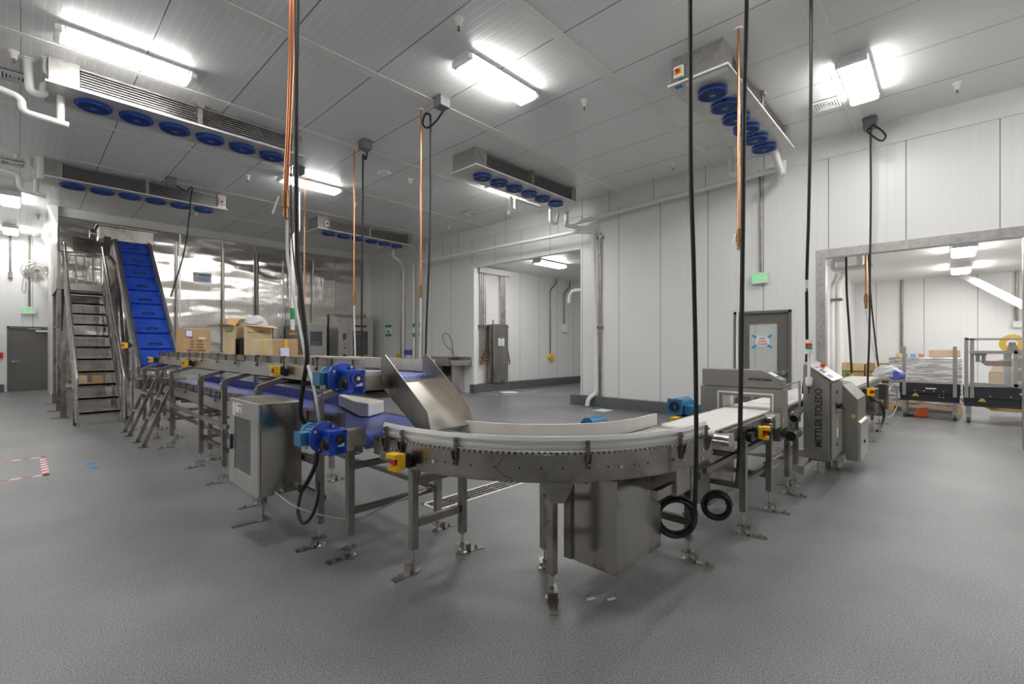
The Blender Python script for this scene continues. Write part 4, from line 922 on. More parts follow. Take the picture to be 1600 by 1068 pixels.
# ---------------------------------------------------------------- chute
ch = thing('chute', 'bent stainless discharge chute dropping from the upper conveyor to the curve', 'chute', (1.98, 2.7, .95))
xa, xb = 1.80, 2.16
part('slide_plate', MB().prism([(xa, 2.97, 1.27), (xa, 2.85, 1.24), (xa, 2.42, .96), (xa, 2.425, .95), (xa, 2.86, 1.225), (xa, 2.97, 1.255)], (xb - xa, 0, 0)), 'chute', ch)
for x, nm in ((xa - .006, 'left'), (xb, 'right')):
    part('side_plate', MB().prism([(x, 2.98, 1.44), (x, 2.94, 1.44), (x, 2.44, 1.08), (x, 2.40, .95), (x, 2.55, .95), (x, 2.97, 1.2), (x, 3.0, 1.22), (x, 3.0, 1.40)], (.006, 0, 0)), 'chute', ch)
part('mounting_lug', MB().box(1.72, 1.8, 2.93, 2.97, 1.2, 1.26).cyl((xb, 2.5, .98), (xb + .03, 2.5, .98), .008, 8), 'steel', ch)

# ---------------------------------------------------------------- curved chain conveyor
cc = thing('curved_conveyor', 'curved steel conveyor with white guide rails in the foreground', 'conveyor', (2.5, 2.0, 0))
CX, CY, R = 3.08, 2.6, 1.40     # centre of the bend, outer radius
def cpath(off, y_start=2.82, x_end=3.3, n=36):
    """path along the conveyor: position offset inwards by off from the outer edge, normals outwards"""
    r = R - off; out = [((CX - r, y_start), (-1, 0)), ((CX - r, CY + .1), (-1, 0))]
    for k in range(n + 1):
        a = PI + (PI / 2) * k / n; out.append(((CX + r * math.cos(a), CY + r * math.sin(a)), (math.cos(a), math.sin(a))))
    out.append(((x_end, CY - r), (0, -1))); return out
part('side_frame', MB().sweep(cpath(0), [(-.006, .73), (0, .73), (0, .885), (-.006, .885)]).sweep(cpath(0), [(-.03, .728), (0, .728), (0, .734), (-.03, .734)]), 'steel', cc)
part('side_frame', MB().sweep(cpath(.46), [(-.006, .73), (0, .73), (0, .885), (-.006, .885)]), 'steel2', cc)
part('guide_rail', MB().sweep(cpath(.03, 2.8, 3.25), [(0, .90), (.006, .90), (.006, .915), (.016, .918), (.016, .93), (.006, .935), (.006, .95), (.016, .955), (.016, .963), (.008, .985), (-.004, .985), (-.004, .9)]), 'alu', cc)
part('inner_guard', MB().sweep(cpath(.435, 2.5, 3.36), [(-.014, .9), (0, .9), (0, .985), (-.014, .985)]), 'hdpe', cc)
chn = MB(); edge = MB(); p = cpath(.04, 2.8, 3.3, 60); q = cpath(.42, 2.8, 3.3, 60)
p = [p[0], ((p[0][0][0], 2.75), 0), ((p[0][0][0], 2.7), 0)] + p[2:]; q = [q[0], ((q[0][0][0], 2.75), 0), ((q[0][0][0], 2.7), 0)] + q[2:]
for i in range(len(p) - 1):
    a, b, c_, d_ = p[i][0], p[i + 1][0], q[i + 1][0], q[i][0]
    g = lambda u, v, t: (u[0] + (v[0] - u[0]) * t, u[1] + (v[1] - u[1]) * t, .882)
    chn.prism([g(a, b, .04), g(a, b, .96), g(d_, c_, .96), g(d_, c_, .04)], (0, 0, .012))
part('chain_slats', chn, 'slat', cc)
part('chain_track', MB().sweep(cpath(.012), [(-.42, .84), (-.0, .84), (-.0, .88), (-.42, .88)]), 'black', cc)
N_ = 64
for i in range(N_):
    r0, r1 = R + .001, R - .03; a = PI + (PI / 2) * (i + .1) / N_; b = PI + (PI / 2) * (i + .5) / N_
    edge.prism([(CX + r0 * math.cos(a), CY + r0 * math.sin(a), .884), (CX + r0 * math.cos(b), CY + r0 * math.sin(b), .884), (CX + r1 * math.cos(b), CY + r1 * math.sin(b), .884), (CX + r1 * math.cos(a), CY + r1 * math.sin(a), .884)], (0, 0, .012))
part('chain_tabs', edge, 'slat', cc)
def on_arc(deg, out=0., z=0.): a = PI + deg * PI / 180; return V((CX + (R + out) * math.cos(a), CY + (R + out) * math.sin(a), z)), V((math.cos(a), math.sin(a), 0))
def rail_post(p_, n_):
    t_ = V((-n_.y, n_.x, 0)); mb = MB()
    def bx(a0, a1, b, z0, z1): mb.prism([p_ + n_ * a0 - t_ * b + V((0, 0, z0)), p_ + n_ * a1 - t_ * b + V((0, 0, z0)), p_ + n_ * a1 + t_ * b + V((0, 0, z0)), p_ + n_ * a0 + t_ * b + V((0, 0, z0))], (0, 0, z1 - z0))
    bx(-.01, .006, .011, .9, .965); bx(-.01, .03, .022, .892, .9)
    for sg in (-1, 1):
        mb.prism([p_ + t_ * sg * .012 + V((0, 0, .892)), p_ + t_ * sg * .012 + n_ * .03 + V((0, 0, .892)), p_ + t_ * sg * .008 + n_ * .01 + V((0, 0, .80)), p_ + t_ * sg * .008 + V((0, 0, .80))], t_ * sg * .005)
    mb.cyl(p_ + V((0, 0, .83)), p_ + n_ * .022 + V((0, 0, .83)), .009, 6).cyl(p_ + V((0, 0, .945)), p_ + n_ * .018 + V((0, 0, .945)), .009, 6)
    part('rail_bracket', mb, 'steel2', cc)
for dg in (20, 52, 80): rail_post(*on_arc(dg))
rail_post(V((CX - R, 2.74, 0)), V((-1, 0, 0))); rail_post(V((CX - R, 2.55, 0)), V((-1, 0, 0))); rail_post(V((3.2, CY - R, 0)), V((0, -1, 0)))
bt = MB(); hl = MB()
for dg in (14, 60, 76): p_, n_ = on_arc(dg, 0, .81); bt.cyl(p_, p_ + n_ * .02, .012, 6)
for y_, z_ in ((2.76, .83), (2.72, .76), (2.66, .83), (2.62, .83), (2.6, .77), (2.79, .77)): bt.cyl((CX - R, y_, z_), (CX - R - .012, y_, z_), .009, 6)
for x_, z_ in ((3.03, .82), (3.03, .76), (3.11, .82), (3.11, .76), (3.25, .84), (3.28, .77)): bt.cyl((x_, CY - R, z_), (x_, CY - R - .012, z_), .009, 6)
part('bolt', bt, 'chrome', cc, 0, 1)
for dg in (11, 17, 24, 30, 36, 41, 46, 57, 64, 68): p_, n_ = on_arc(dg, -.003, .81); hl.cyl(p_, p_ + n_ * .004, .006, 10)
part('bolt_hole', hl, 'dark', cc)
zz = MB(); pts_ = []
for (dg, z_) in ((33, .885), (32, .86), (30.5, .81), (32, .765), (34, .75), (34, .731)): pts_.append(on_arc(dg, .001, z_)[0])
part('plate_joint', zz.tube(pts_, .0015, 4), 'dark', cc)
part('sprocket_housing', MB().box(CX - R - .0, CX - R + .05, 2.82, 2.9, .76, .88).cyl((CX - R - .01, 2.86, .87), (CX - R + .4, 2.86, .87), .02, 10), 'steel2', cc)
leg(cc, 1.80, 2.6, .73, (-1, -.1)); leg(cc, 2.21, 2.58, .73, (1, -.15))
part('cross_bar', MB().box(1.82, 2.2, 2.57, 2.61, .58, .63).box(1.82, 2.2, 2.57, 2.61, .3, .35), 'steel', cc)
part('gusset', MB().prism([(1.745, 2.57, .73), (1.85, 2.57, .73), (1.83, 2.57, .62), (1.79, 2.57, .6)], (0, .005, 0)), 'steel', cc)
leg(cc, 2.17, 1.72, .70, (-.73, -.68)); leg(cc, 2.42, 1.98, .70, (.73, .68))
part('cross_bar', MB().bar((2.17, 1.72, .5), (2.42, 1.98, .5), .03, .04).bar((2.17, 1.72, .28), (2.42, 1.98, .28), .03, .04), 'steel', cc)
pc, nc = on_arc(45, -.035, 0); tc_ = V((-nc.y, nc.x, 0))
part('gusset', MB().prism([pc - tc_ * .1 + V((0, 0, .725)), pc + tc_ * .1 + V((0, 0, .725)), pc + tc_ * .04 + V((0, 0, .6)), pc - tc_ * .04 + V((0, 0, .6))], -nc * .005), 'steel', cc)
leg(cc, 3.22, 1.33, .73, (.15, -1)); leg(cc, 3.24, 1.62, .73, (0, 1))
part('cross_bar', MB().box(3.2, 3.24, 1.35, 1.6, .5, .55).box(3.2, 3.24, 1.35, 1.6, .25, .3), 'steel2', cc)
part('drive_box', MB().box(2.82, 3.02, 1.24, 1.5, .56, .72).box(2.6, 2.82, 1.26, 1.3, .58, .64), 'steel', cc, .004)
estop(cc, (CX - R + .002, 2.46, .80), (-1, -.1), 1.05)
part('drive_motor', MB().cyl((2.5, 2.15, .78), (2.72, 2.25, .78), .07, 16), 'teal', cc)

# hanging cabinets
hc = thing('control_box', 'plain stainless control box hanging under the curved conveyor', 'control box', (2.69, 1.6, .15))
part('box_body', MB().box(2.4, 2.98, 1.42, 1.77, .15, .71), 'steelbox', hc, .006)
part('door_flange', MB().box(2.38, 2.4, 1.735, 1.79, .16, .71), 'steel2', hc)
lb_ = part('warning_label', MB().box(2.398, 2.4, 1.6, 1.745, .64, .73), 'paper', hc)
ln = MB()
for k in range(4): ln.box(2.396, 2.398, 1.62, 1.73, .655 + k * .018, .66 + k * .018)
part('print', ln, 'ink', lb_)
hc = thing('control_box', 'smaller stainless control box behind legs under the white belt conveyor', 'control box', (4.1, 1.6, .2))
part('box_body', MB().box(3.85, 4.45, 1.42, 1.72, .2, .74), 'steelbox', hc, .006)
part('latch', MB().box(3.84, 3.85, 1.5, 1.53, .4, .46).cyl((3.85, 1.6, .22), (3.8, 1.6, .22), .012, 8), 'steel2', hc)
# coils of cable
def coil(label, c, r, n=4, tilt=(0, -1, 0)):
    x, y, z = frame(tilt); pts = []; c = V(c)
    for k in range(n * 20 + 1):
        a = 2 * PI * k / 20; lp_ = k / 20; rr_ = r * (1 + .13 * math.sin(lp_ * 2.1 + 1)); pts.append(c + (x * math.cos(a) * 1.05 + y * math.sin(a)) * rr_ + z * (.03 * math.sin(lp_ * 1.7)) + V((0, 0, -.006 * lp_)))
    t = thing('cable_coil', label, 'cable', c)
    part('cable_loop', MB().tube(pts, .0105, 7), 'black', t)
    part('cable_tie', MB().ring(c + V((0, 0, 0)) + x * r, y, .03, .024, .01, 8), 'blackp', t)
coil('loose coil of black cable hanging beside the hanging box and curve exit leg', (3.07, 1.36, .35), .12, 4, (-.8, -.6, 0))
coil('tidy coil of black cable hanging on a leg under the white belt', (3.5, 1.24, .35), .085, 5, (-.85, -.5, .1))

# ---------------------------------------------------------------- electrical cabinet at left
ec = thing('electrical_cabinet', 'stainless electrical cabinet with a long window beside the blue conveyors', 'cabinet', (1.38, 4.05, .38))
EX0, EX1, EY0, EY1, EZ0, EZ1 = 1.20, 1.52, 3.70, 4.38, .38, 1.075
part('cabinet_body', MB().box(EX0 + .02, EX1, EY0, EY1, EZ0, EZ1), 'steelbox', ec, .005)
dr = part('cabinet_door', MB().box(EX0, EX0 + .018, EY0, EY0 + .16, EZ0, EZ1).box(EX0, EX0 + .018, EY1 - .13, EY1, EZ0, EZ1).box(EX0, EX0 + .018, EY0 + .16, EY1 - .13, EZ0, EZ0 + .13).box(EX0, EX0 + .018, EY0 + .16, EY1 - .13, EZ1 - .14, EZ1), 'steelmild', ec, .003)
part('window_pane', MB().box(EX0 + .006, EX0 + .012, EY0 + .15, EY1 - .12, EZ0 + .12, EZ1 - .13), 'smoked', dr)
part('handle', MB().box(EX0 - .015, EX0, EY1 - .09, EY1 - .06, EZ0 + .28, EZ0 + .4), 'blackp', dr, .003)
part('warning_label', MB().box(EX0 - .002, EX0, EY1 - .32, EY1 - .18, EZ1 - .1, EZ1 - .03).box(EX0 - .002, EX0, EY1 - .16, EY1 - .1, EZ1 - .13, EZ1 - .03), 'paper', dr)
part('label_print', MB().box(EX0 - .003, EX0 - .002, EY1 - .31, EY1 - .22, EZ1 - .055, EZ1 - .04).prism([(EX0 - .003, EY1 - .3, EZ1 - .09), (EX0 - .003, EY1 - .26, EZ1 - .09), (EX0 - .003, EY1 - .28, EZ1 - .065)], (.001, 0, 0)), 'inkred', dr)
part('cable_gland', MB().cyl((1.487, EY0, .42), (1.487, EY0 - .04, .42), .022, 10).cyl((1.36, EY0, .41), (1.36, EY0 - .03, .41), .013, 8).cyl((1.32, EY0, .40), (1.32, EY0 - .03, .40), .013, 8), 'steelmild', ec)
part('support_leg', MB().box(1.42, 1.47, 4.3, 4.35, .15, .38).cyl((1.445, 4.325, .0), (1.445, 4.325, .15), .01).cyl((1.445, 4.325, .0), (1.445, 4.325, .02), .04, 14).box(1.2, 1.42, 4.3, 4.36, .001, .006), 'steel', ec)
cord('power_cable', [(1.487, 3.66, .42), (1.48, 3.6, .415), (1.43, 3.53, .35), (1.41, 3.5, .275), (1.397, 3.4, .23), (1.42, 3.35, .25), (1.446, 3.32, .31), (1.48, 3.33, .4), (1.51, 3.38, .5)], .012, 'black', 'black cable looping low from the left electrical cabinet to a leg', 'cable')
cord('signal_cable', [(1.32, 3.67, .4), (1.38, 3.5, .33), (1.5, 3.35, .27), (1.66, 3.1, .26), (1.8, 3.0, .33), (2.2, 3.0, .37)], .007, 'greymetal', 'thin grey cable strung low behind the legs from the left electrical cabinet', 'cable')

# ---------------------------------------------------------------- access ladders leaning on the conveyor
def ladder(y0, y1, label):
    t = thing('step_ladder', label, 'ladder', (1.3, (y0 + y1) / 2, 0), 'slanted steel access steps')
    for y in (y0, y1):
        part('side_rail', MB().bar((1.27, y, .05), (1.63, y, .98), .045, .06, (0, 1, 0)), 'steel', t, .003)
        part('foot', MB().box(1.2, 1.31, y - .035, y + .035, 0, .012).bar((1.26, y, .01), (1.28, y, .07), .04, .05), 'steel2', t)
    for z in (.38, .68): x = 1.27 + .36 * (z - .05) / .93; part('rung', MB().box(x - .03, x + .03, y0, y1, z - .012, z + .012), 'steelmild', t)
ladder(8.71, 9.25, 'nearer pair of slanted steel supports with two rungs leaning on the blue conveyor')
ladder(9.98, 10.52, 'farther pair of slanted steel supports with two rungs leaning on the blue conveyor')

# ---------------------------------------------------------------- blue incline conveyor
ic = thing('incline_conveyor', 'steep blue covered incline conveyor climbing to the freezer', 'conveyor', (1.83, 11.5, 0))
BY, BZ, TY, TZ = 11.05, 1.12, 14.2, 3.97
dv = V((0, TY - BY, TZ - BZ)); Ln = dv.length; dv.normalize(); nv = V((0, -dv.z, dv.y))
def ip(s, x, h=0.): return V((x, BY, BZ)) + dv * s + nv * h
xl, xr = 1.56, 2.12
part('belt', MB().prism([ip(0, xl, -.03), ip(Ln, xl, -.03), ip(Ln, xl, 0), ip(0, xl, 0)], (xr - xl, 0, 0)), 'blueplate', ic)
for k in range(9):
    s0 = k * Ln / 9; s1 = s0 + Ln / 9 - .03
    c1 = part('cover_panel', MB().prism([ip(s0, xl, .002), ip(s0, xl, .045), ip(s0 + .2, xl, .045), ip(s0 + .22, xl, .02), ip(s1, xl, .02), ip(s1, xl, .002)], (xr - xl, 0, 0)), 'blueplate', ic, .004)
    hm = (s0 + .1); xm = (xl + xr) / 2
    part('handle', MB().tube(elbow([ip(hm, xm - .09, .045), ip(hm, xm - .09, .085), ip(hm, xm + .09, .085), ip(hm, xm + .09, .045)], .02), .012, 8), 'blackp', c1)
for x0 in (xl - .07, xr + .01):
    part('side_frame', MB().prism([ip(-.05, x0, -.16), ip(Ln, x0, -.16), ip(Ln, x0, .06), ip(-.05, x0, .06)], (.06, 0, 0)), 'steelmild', ic, .004)
part('side_cover', MB().prism([ip(-.02, xl - .002, .06), ip(Ln, xl - .002, .06), ip(Ln, xl - .002, .12), ip(-.02, xl - .002, .12)], (.004, 0, 0)).prism([ip(-.02, xr, .06), ip(Ln, xr, .06), ip(Ln, xr, .12), ip(-.02, xr, .12)], (.004, 0, 0)), 'smoked', ic)
part('infeed_section', MB().box(xl - .08, xr + .08, 10.7, 11.1, .72, .9).prism([(xl - .08, 10.9, .9), (xl - .08, 11.3, .9), (xl - .08, 11.2, 1.25), (xl - .08, 11.05, 1.3)], (.01, 0, 0)), 'steel', ic)
part('head_unit', MB().box(1.25, 2.25, 14.2, 14.7, 3.98, 4.28).box(1.2, 2.3, 14.15, 14.75, 4.28, 4.31).cyl((1.2, 14.4, 4.1), (1.1, 14.4, 4.1), .1, 16), 'steel', ic, .006)
part('drive_arm', MB().bar((1.4, 14.2, 4.0), (1.35, 13.9, 3.6), .12, .12).bar((1.35, 14.2, 3.7), (1.45, 13.6, 3.35), .06, .06), 'steel', ic)
for y, z in ((13.9, 3.5), (12.4, 2.1)):
    for x in (xl - .04, xr + .04): part('leg', MB().box(x - .03, x + .03, y - .03, y + .03, 0, z), 'steel2', ic)
part('stay', MB().bar((xl - .05, 12.0, .1), (xl - .05, 13.7, 3.3), .05, .05), 'steel2', ic)
sw = part('switch_post', MB().cyl((1.42, 10.95, 0), (1.42, 10.95, 1.45), .022, 10).box(1.39, 1.45, 10.92, 10.98, 1.44, 1.5), 'steel', ic)
estop(ic, (1.42, 10.95, 1.52), (-1, -.2), 1.1)
part('cross_tube', MB().cyl((1.5, 12.6, .9), (2.4, 12.6, .9), .12, 16), 'steelmild', ic)

# ---------------------------------------------------------------- steel stairs and platform
st = thing('stair_platform', 'tall stainless stair with handrails rising to a platform beside the freezer', 'stairs', (1.06, 13.5, 0))
SX0, SX1 = .77, 1.36; SY, RUN, RIS, NT = 11.96, .287, .25, 11
for k in range(1, NT + 1):
    y = SY + RUN * (k - 1); z = RIS * k
    part('tread', MB().box(SX0, SX1, y - .03, y + .22, z - .035, z).box(SX0, SX1, y - .03, y - .02, z - .06, z), 'steel', st)
for x in (SX0 - .045, SX1 + .005):
    part('stringer', MB().prism([(x, SY - .25, 0), (x, SY - .05, 0), (x, SY + RUN * 11.2, RIS * 10.9 - .05), (x, SY + RUN * 11.2, RIS * 12), (x, SY + RUN * 11, RIS * 12)], (.04, 0, 0)), 'steelmild', st)
for x in (SX0 - .05, SX1 + .04):
    b0 = V((x, SY - .25, .95)); b1 = V((x, SY + RUN * 11.2, RIS * 12 + .95))
    part('handrail', MB().tube(elbow([(x, SY - .2, .1), b0, b1, (x, SY + RUN * 12, RIS * 12 + .95)], .08), .024, 10), 'steelmild', st)
    part('mid_rail', MB().tube([b0 - V((0, 0, .42)), b1 - V((0, 0, .42))], .018, 8), 'steelmild', st)
    for k in range(6):
        t_ = (k + .4) / 6; q = b0.lerp(b1, t_); part('baluster', MB().box(q.x - .02, q.x + .02, q.y - .02, q.y + .02, q.z - 1.0, q.z), 'steelmild', st)
    part('mounting_bracket', MB().box(*sorted((x - .03, x + .03)), SY + .1, SY + .18, .0, .3), 'steel2', st)
PZ = 3.0
part('deck', MB().box(.6, 1.62, 15.1, 17.4, PZ - .05, PZ).box(.58, 1.64, 15.08, 15.14, PZ - .16, PZ + .0).box(.58, .64, 15.1, 17.4, PZ - .16, PZ + .1).box(1.58, 1.64, 15.1, 17.4, PZ - .16, PZ + .1), 'steel', st)
part('deck_brace', MB().bar((1.5, 15.2, PZ - .1), (1.5, 15.9, 1.9), .05, .05).bar((.7, 15.2, PZ - .1), (.7, 16, 1.9), .05, .05), 'steel2', st)
bb = MB().tube([(.62, 17.3, PZ + 1.05), (1.6, 17.3, PZ + 1.05)], .025, 8)
for k in range(6): bb.box(.7 + k * .17, .73 + k * .17, 17.28, 17.31, PZ, PZ + 1.05)
part('back_railing', bb, 'steelmild', st)
part('guard_panel', MB().prism([(.6, 15.2, PZ + .1), (.6, 17.3, PZ + .1), (.6, 17.3, PZ + 1.3), (.6, 15.2, PZ + 1.05)], (.01, 0, 0)), 'steel', st)
part('guard_panel', MB().prism([(1.62, 15.1, PZ + .1), (1.62, 16.9, PZ + .1), (1.62, 16.9, PZ + 1.25), (1.62, 15.1, PZ + 1.0)], (.01, 0, 0)), 'steel', st)
for x, y in ((.63, 15.15), (1.6, 15.15), (.63, 17.2), (1.6, 17.2), (.63, 13.6), (1.5, 13.6)):
    z = PZ - .1 if y > 15 else 1.6
    l = part('leg', MB().box(x - .035, x + .035, y - .035, y + .035, .02, z), 'steel', st)
    part('foot_plate', MB().box(x - .2, x + .08, y - .08, y + .06, 0, .01).box(x - .05, x + .05, y - .05, y + .05, .01, .26), 'steel2', l)
part('side_brace', MB().bar((.63, 15.15, 1.1), (.72, 13.4, .75), .04, .06).bar((.63, 15.15, 2.0), (.63, 17.2, 2.0), .04, .04), 'steel2', st)
part('lower_shelf', MB().box(.7, 1.55, 15.2, 17.2, .5, .53), 'steel2', st)
for x, mt_, lb in ((.98, 'cardlight', 'left of two small cartons under the stair platform'), (1.28, 'cardboard', 'right of two small cartons under the stair platform')):
    solo('carton', MB().box(x, x + .2, 16.0, 16.25, .535, .75), mt_, lb, 'box', None, .005)

# ---------------------------------------------------------------- cardboard boxes on the upper conveyor
b1_ = thing('cardboard_box', 'brown cardboard box with printed sizes and blue edged label on the upper conveyor', 'box', (2.0, 9.3, 1.3))
part('carton', MB().box(1.81, 2.19, 9.0, 9.5, 1.292, 1.80), 'cardboard', b1_, .006)
part('tape_seam', MB().box(1.81, 2.19, 8.998, 9.0, 1.785, 1.8), 'cardlight', b1_)
part('label', MB().box(1.84, 1.935, 8.99, 8.998, 1.655, 1.765), 'tapeblue', b1_)
part('label_paper', MB().box(1.848, 1.927, 8.985, 8.99, 1.663, 1.757).box(2.02, 2.12, 8.99, 8.998, 1.62, 1.65).box(2.01, 2.06, 8.99, 8.998, 1.36, 1.39), 'paper', b1_)
for k, s in enumerate(('QTY:   10 PCS', 'N.W:   15.0 KGS', 'G.W:   17.5 KGS', 'MEAS: 57.5x40x40CM', 'C/NO: -')):
    text('print', s, .034 if k != 4 else .045, (1.99, 8.992, 1.585 - k * .05), (1, 0, 0), (0, 0, 1), 'ink', b1_, .0006, .8)
b2_ = thing('cardboard_box', 'torn open tall cardboard box with raised flaps on the upper conveyor', 'box', (2.0, 6.6, 1.3))
bx = MB().box(1.86, 2.19, 6.2, 6.21, 1.295, 1.755).box(2.18, 2.19, 6.2, 6.85, 1.295, 1.74).box(1.82, 1.83, 6.42, 6.9, 1.295, 1.75).box(1.82, 2.19, 6.84, 6.85, 1.295, 1.76).box(1.82, 2.19, 6.2, 6.85, 1.292, 1.3)
part('carton', bx, 'cardlight', b2_)
part('flap', MB().prism([(1.82, 6.4, 1.75), (1.82, 6.9, 1.75), (1.74, 6.86, 1.78), (1.74, 6.45, 1.77)], (0, 0, .006)).prism([(1.83, 6.84, 1.76), (2.1, 6.84, 1.76), (2.12, 6.95, 1.88), (1.9, 6.95, 1.88)], (0, .006, 0)).prism([(1.86, 6.2, 1.755), (2.19, 6.2, 1.755), (2.21, 6.08, 1.72), (2.1, 6.1, 1.73)], (0, 0, .005)).prism([(1.85, 6.5, 1.76), (1.95, 6.8, 1.76), (2.1, 6.8, 1.86), (1.9, 6.5, 1.84)], (0, 0, .005)), 'cardboard', b2_)
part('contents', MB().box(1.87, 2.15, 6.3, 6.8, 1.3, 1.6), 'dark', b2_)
text('print', 'IF SEAL BROKEN\nCHECK CONTENTS BEFORE ACCEPTING', .017, (2.03, 6.197, 1.68), (1, 0, 0), (0, 0, 1), 'ink', b2_, 0, .9)
part('green_mark', MB().box(1.818, 1.82, 6.5, 6.8, 1.68, 1.71), 'green', b2_)
part('tape', MB().box(1.817, 1.82, 6.84, 6.9, 1.3, 1.5), 'tape_yellow', b2_)
b3_ = thing('cardboard_box', 'low taped cardboard box with white label at the front of the upper conveyor', 'box', (2.0, 5.5, 1.3))
part('carton', MB().box(1.84, 2.1, 5.22, 5.9, 1.292, 1.58), 'cardlight', b3_, .008)
part('carton_end', MB().box(1.842, 2.098, 5.215, 5.22, 1.294, 1.578), 'cardboard', b3_)
part('tape', MB().box(1.95, 1.99, 5.21, 5.215, 1.48, 1.58).box(1.95, 1.99, 5.21, 5.9, 1.58, 1.583).box(1.838, 1.84, 5.5, 5.54, 1.45, 1.58), 'tape_yellow', b3_)
part('label', MB().box(1.91, 2.0, 5.205, 5.21, 1.37, 1.485), 'paper', b3_)
# crumpled plastic bag on the torn box
bm_ = MB(); rnd = random.Random(3)
prof = []
N1, N2 = 12, 6
for j in range(N2 + 1):
    for i in range(N1):
        a = 2 * PI * i / N1; r_ = (.13 * (1 - (j / N2) ** 2) + .01) * (1 + rnd.uniform(-.25, .25))
        bm_.v.append((2.1 + r_ * 1.2 * math.cos(a) + .03 * j / N2, 6.6 + r_ * 1.3 * math.sin(a), 1.76 + .15 * j / N2 + rnd.uniform(-.01, .01)))
for j in range(N2):
    for i in range(N1): bm_.f.append([j * N1 + i, j * N1 + (i + 1) % N1, (j + 1) * N1 + (i + 1) % N1, (j + 1) * N1 + i]); bm_.sm.append(False)
bm_.f.append(list(range(N2 * N1, N2 * N1 + N1))); bm_.sm.append(False)
solo('plastic_bag', bm_, 'film', 'crumpled clear plastic bag sticking out of the torn cardboard box', 'bag')

# ---------------------------------------------------------------- white belt conveyor to the right
wc = thing('belt_conveyor', 'white belt conveyor leading from the curve into the metal detector', 'conveyor', (4.2, 1.4, 0))
part('belt', MB().box(3.42, 5.35, 1.22, 1.62, .885, .9).cyl((3.42, 1.22, .872), (3.42, 1.62, .872), .028, 16).cyl((5.35, 1.22, .872), (5.35, 1.62, .872), .028, 16), 'whitebelt', wc)
part('side_frame', MB().box(3.48, 5.3, 1.19, 1.2, .79, .888).box(3.48, 5.3, 1.16, 1.19, .882, .888), 'steel', wc)
part('side_frame', MB().box(3.48, 5.3, 1.64, 1.65, .79, .888).box(3.48, 5.3, 1.65, 1.68, .882, .888), 'steel', wc)
part('bed_plate', MB().box(3.5, 5.28, 1.2, 1.64, .84, .87), 'dark', wc)
part('bearing_block', MB().box(3.40, 3.5, 1.12, 1.18, .80, .88).box(3.43, 3.47, 1.115, 1.12, .82, .86).cyl((3.36, 1.2, .86), (3.36, 1.1, .86), .035, 14).cyl((3.33, 1.1, .84), (3.33, 1.22, .84), .012, 8), 'steelmild', wc, .003)
part('bearing_block', MB().box(4.52, 4.68, 1.1, 1.19, .78, .9).cyl((4.48, 1.12, .87), (4.48, 1.2, .87), .02, 10).cyl((4.48, 1.12, .82), (4.48, 1.2, .82), .02, 10), 'steelmild', wc, .003)
leg(wc, 3.97, 1.2, .84, (.15, -1), .18); leg(wc, 3.97, 1.63, .80, (0, 1), .18); leg(wc, 4.7, 1.2, .86, (.1, -1), .18); leg(wc, 4.7, 1.66, .80, (0, 1), .18)
part('cross_bar', MB().box(3.95, 3.99, 1.2, 1.63, .6, .64).box(3.95, 3.99, 1.2, 1.63, .36, .4).box(4.68, 4.72, 1.2, 1.66, .6, .64).box(4.68, 4.72, 1.2, 1.66, .3, .34), 'steel2', wc)
part('long_rail', MB().box(3.26, 4.7, 1.22, 1.25, .62, .66).box(3.26, 4.7, 1.6, 1.63, .42, .46).box(3.97, 4.7, 1.22, 1.25, .36, .4), 'steel2', wc)
estop(wc, (4.06, 1.19, .81), (.2, -1), 1.05)
part('sensor_bracket', MB().box(3.9, 4.3, 1.12, 1.16, .76, .82), 'blackp', wc)
wm = part('drive_motor', MB().cyl((4.3, 1.9, .93), (4.55, 1.9, .93), .075, 20).box(4.26, 4.3, 1.83, 1.97, .86, 1.0).box(4.3, 4.5, 1.75, 1.85, .84, .94), 'teal', wc)
part('cooling_fan_cover', MB().ring((4.26, 1.9, .93), (-1, 0, 0), .05, .02, .01, 16), 'fandark', wm)
part('motor_mount', MB().box(4.3, 4.5, 1.68, 1.9, .8, .86), 'steel2', wc)
part('far_switch', MB().box(3.9, 4.0, 1.72, 1.78, .84, .88), 'yellow', wc)
part('far_motor', MB().cyl((2.95, 2.0, .9), (3.15, 2.0, .9), .06, 14), 'teal', wc)

# metal detector
md = thing('metal_detector', 'grey metal detector tunnel head spanning the white belt', 'metal detector', (4.9, 1.45, .8))
A0, A1 = 4.80, 5.02
part('tunnel_body', MB().box(A0, A1, 1.12, 1.215, .74, 1.1).box(A0, A1, 1.64, 1.86, .74, 1.1).box(A0, A1, 1.215, 1.64, 1.02, 1.1).box(A0, A1, 1.215, 1.64, .74, .83), 'satin', md)
part('tunnel_lip', MB().box(A0 - .012, A0, 1.185, 1.2, .85, 1.06).box(A0 - .012, A0, 1.675, 1.69, .85, 1.06).box(A0 - .012, A0, 1.2, 1.675, 1.045, 1.06), 'alu', md)
part('tunnel_liner', MB().box(A0, A1, 1.215, 1.22, .9, 1.02).box(A0, A1, 1.635, 1.64, .9, 1.02), 'hdpe', md)
hp = part('head_box', MB().prism([(A0 + .01, 1.13, 1.108), (A0 + .01, 1.85, 1.108), (A0 + .01, 1.85, 1.275), (A0 + .01, 1.29, 1.275), (A0 + .01, 1.13, 1.19)], (A1 - A0 - .03, 0, 0)).box(A0 + .03, A1 - .03, 1.15, 1.82, 1.095, 1.11), 'satin', md, .004)
part('keypad', MB().prism([(A0 + .02, 1.275, 1.269), (A0 + .02, 1.15, 1.203), (A0 + .15, 1.15, 1.203), (A0 + .15, 1.275, 1.269)], (0, -.001, .002)), 'paper', hp)
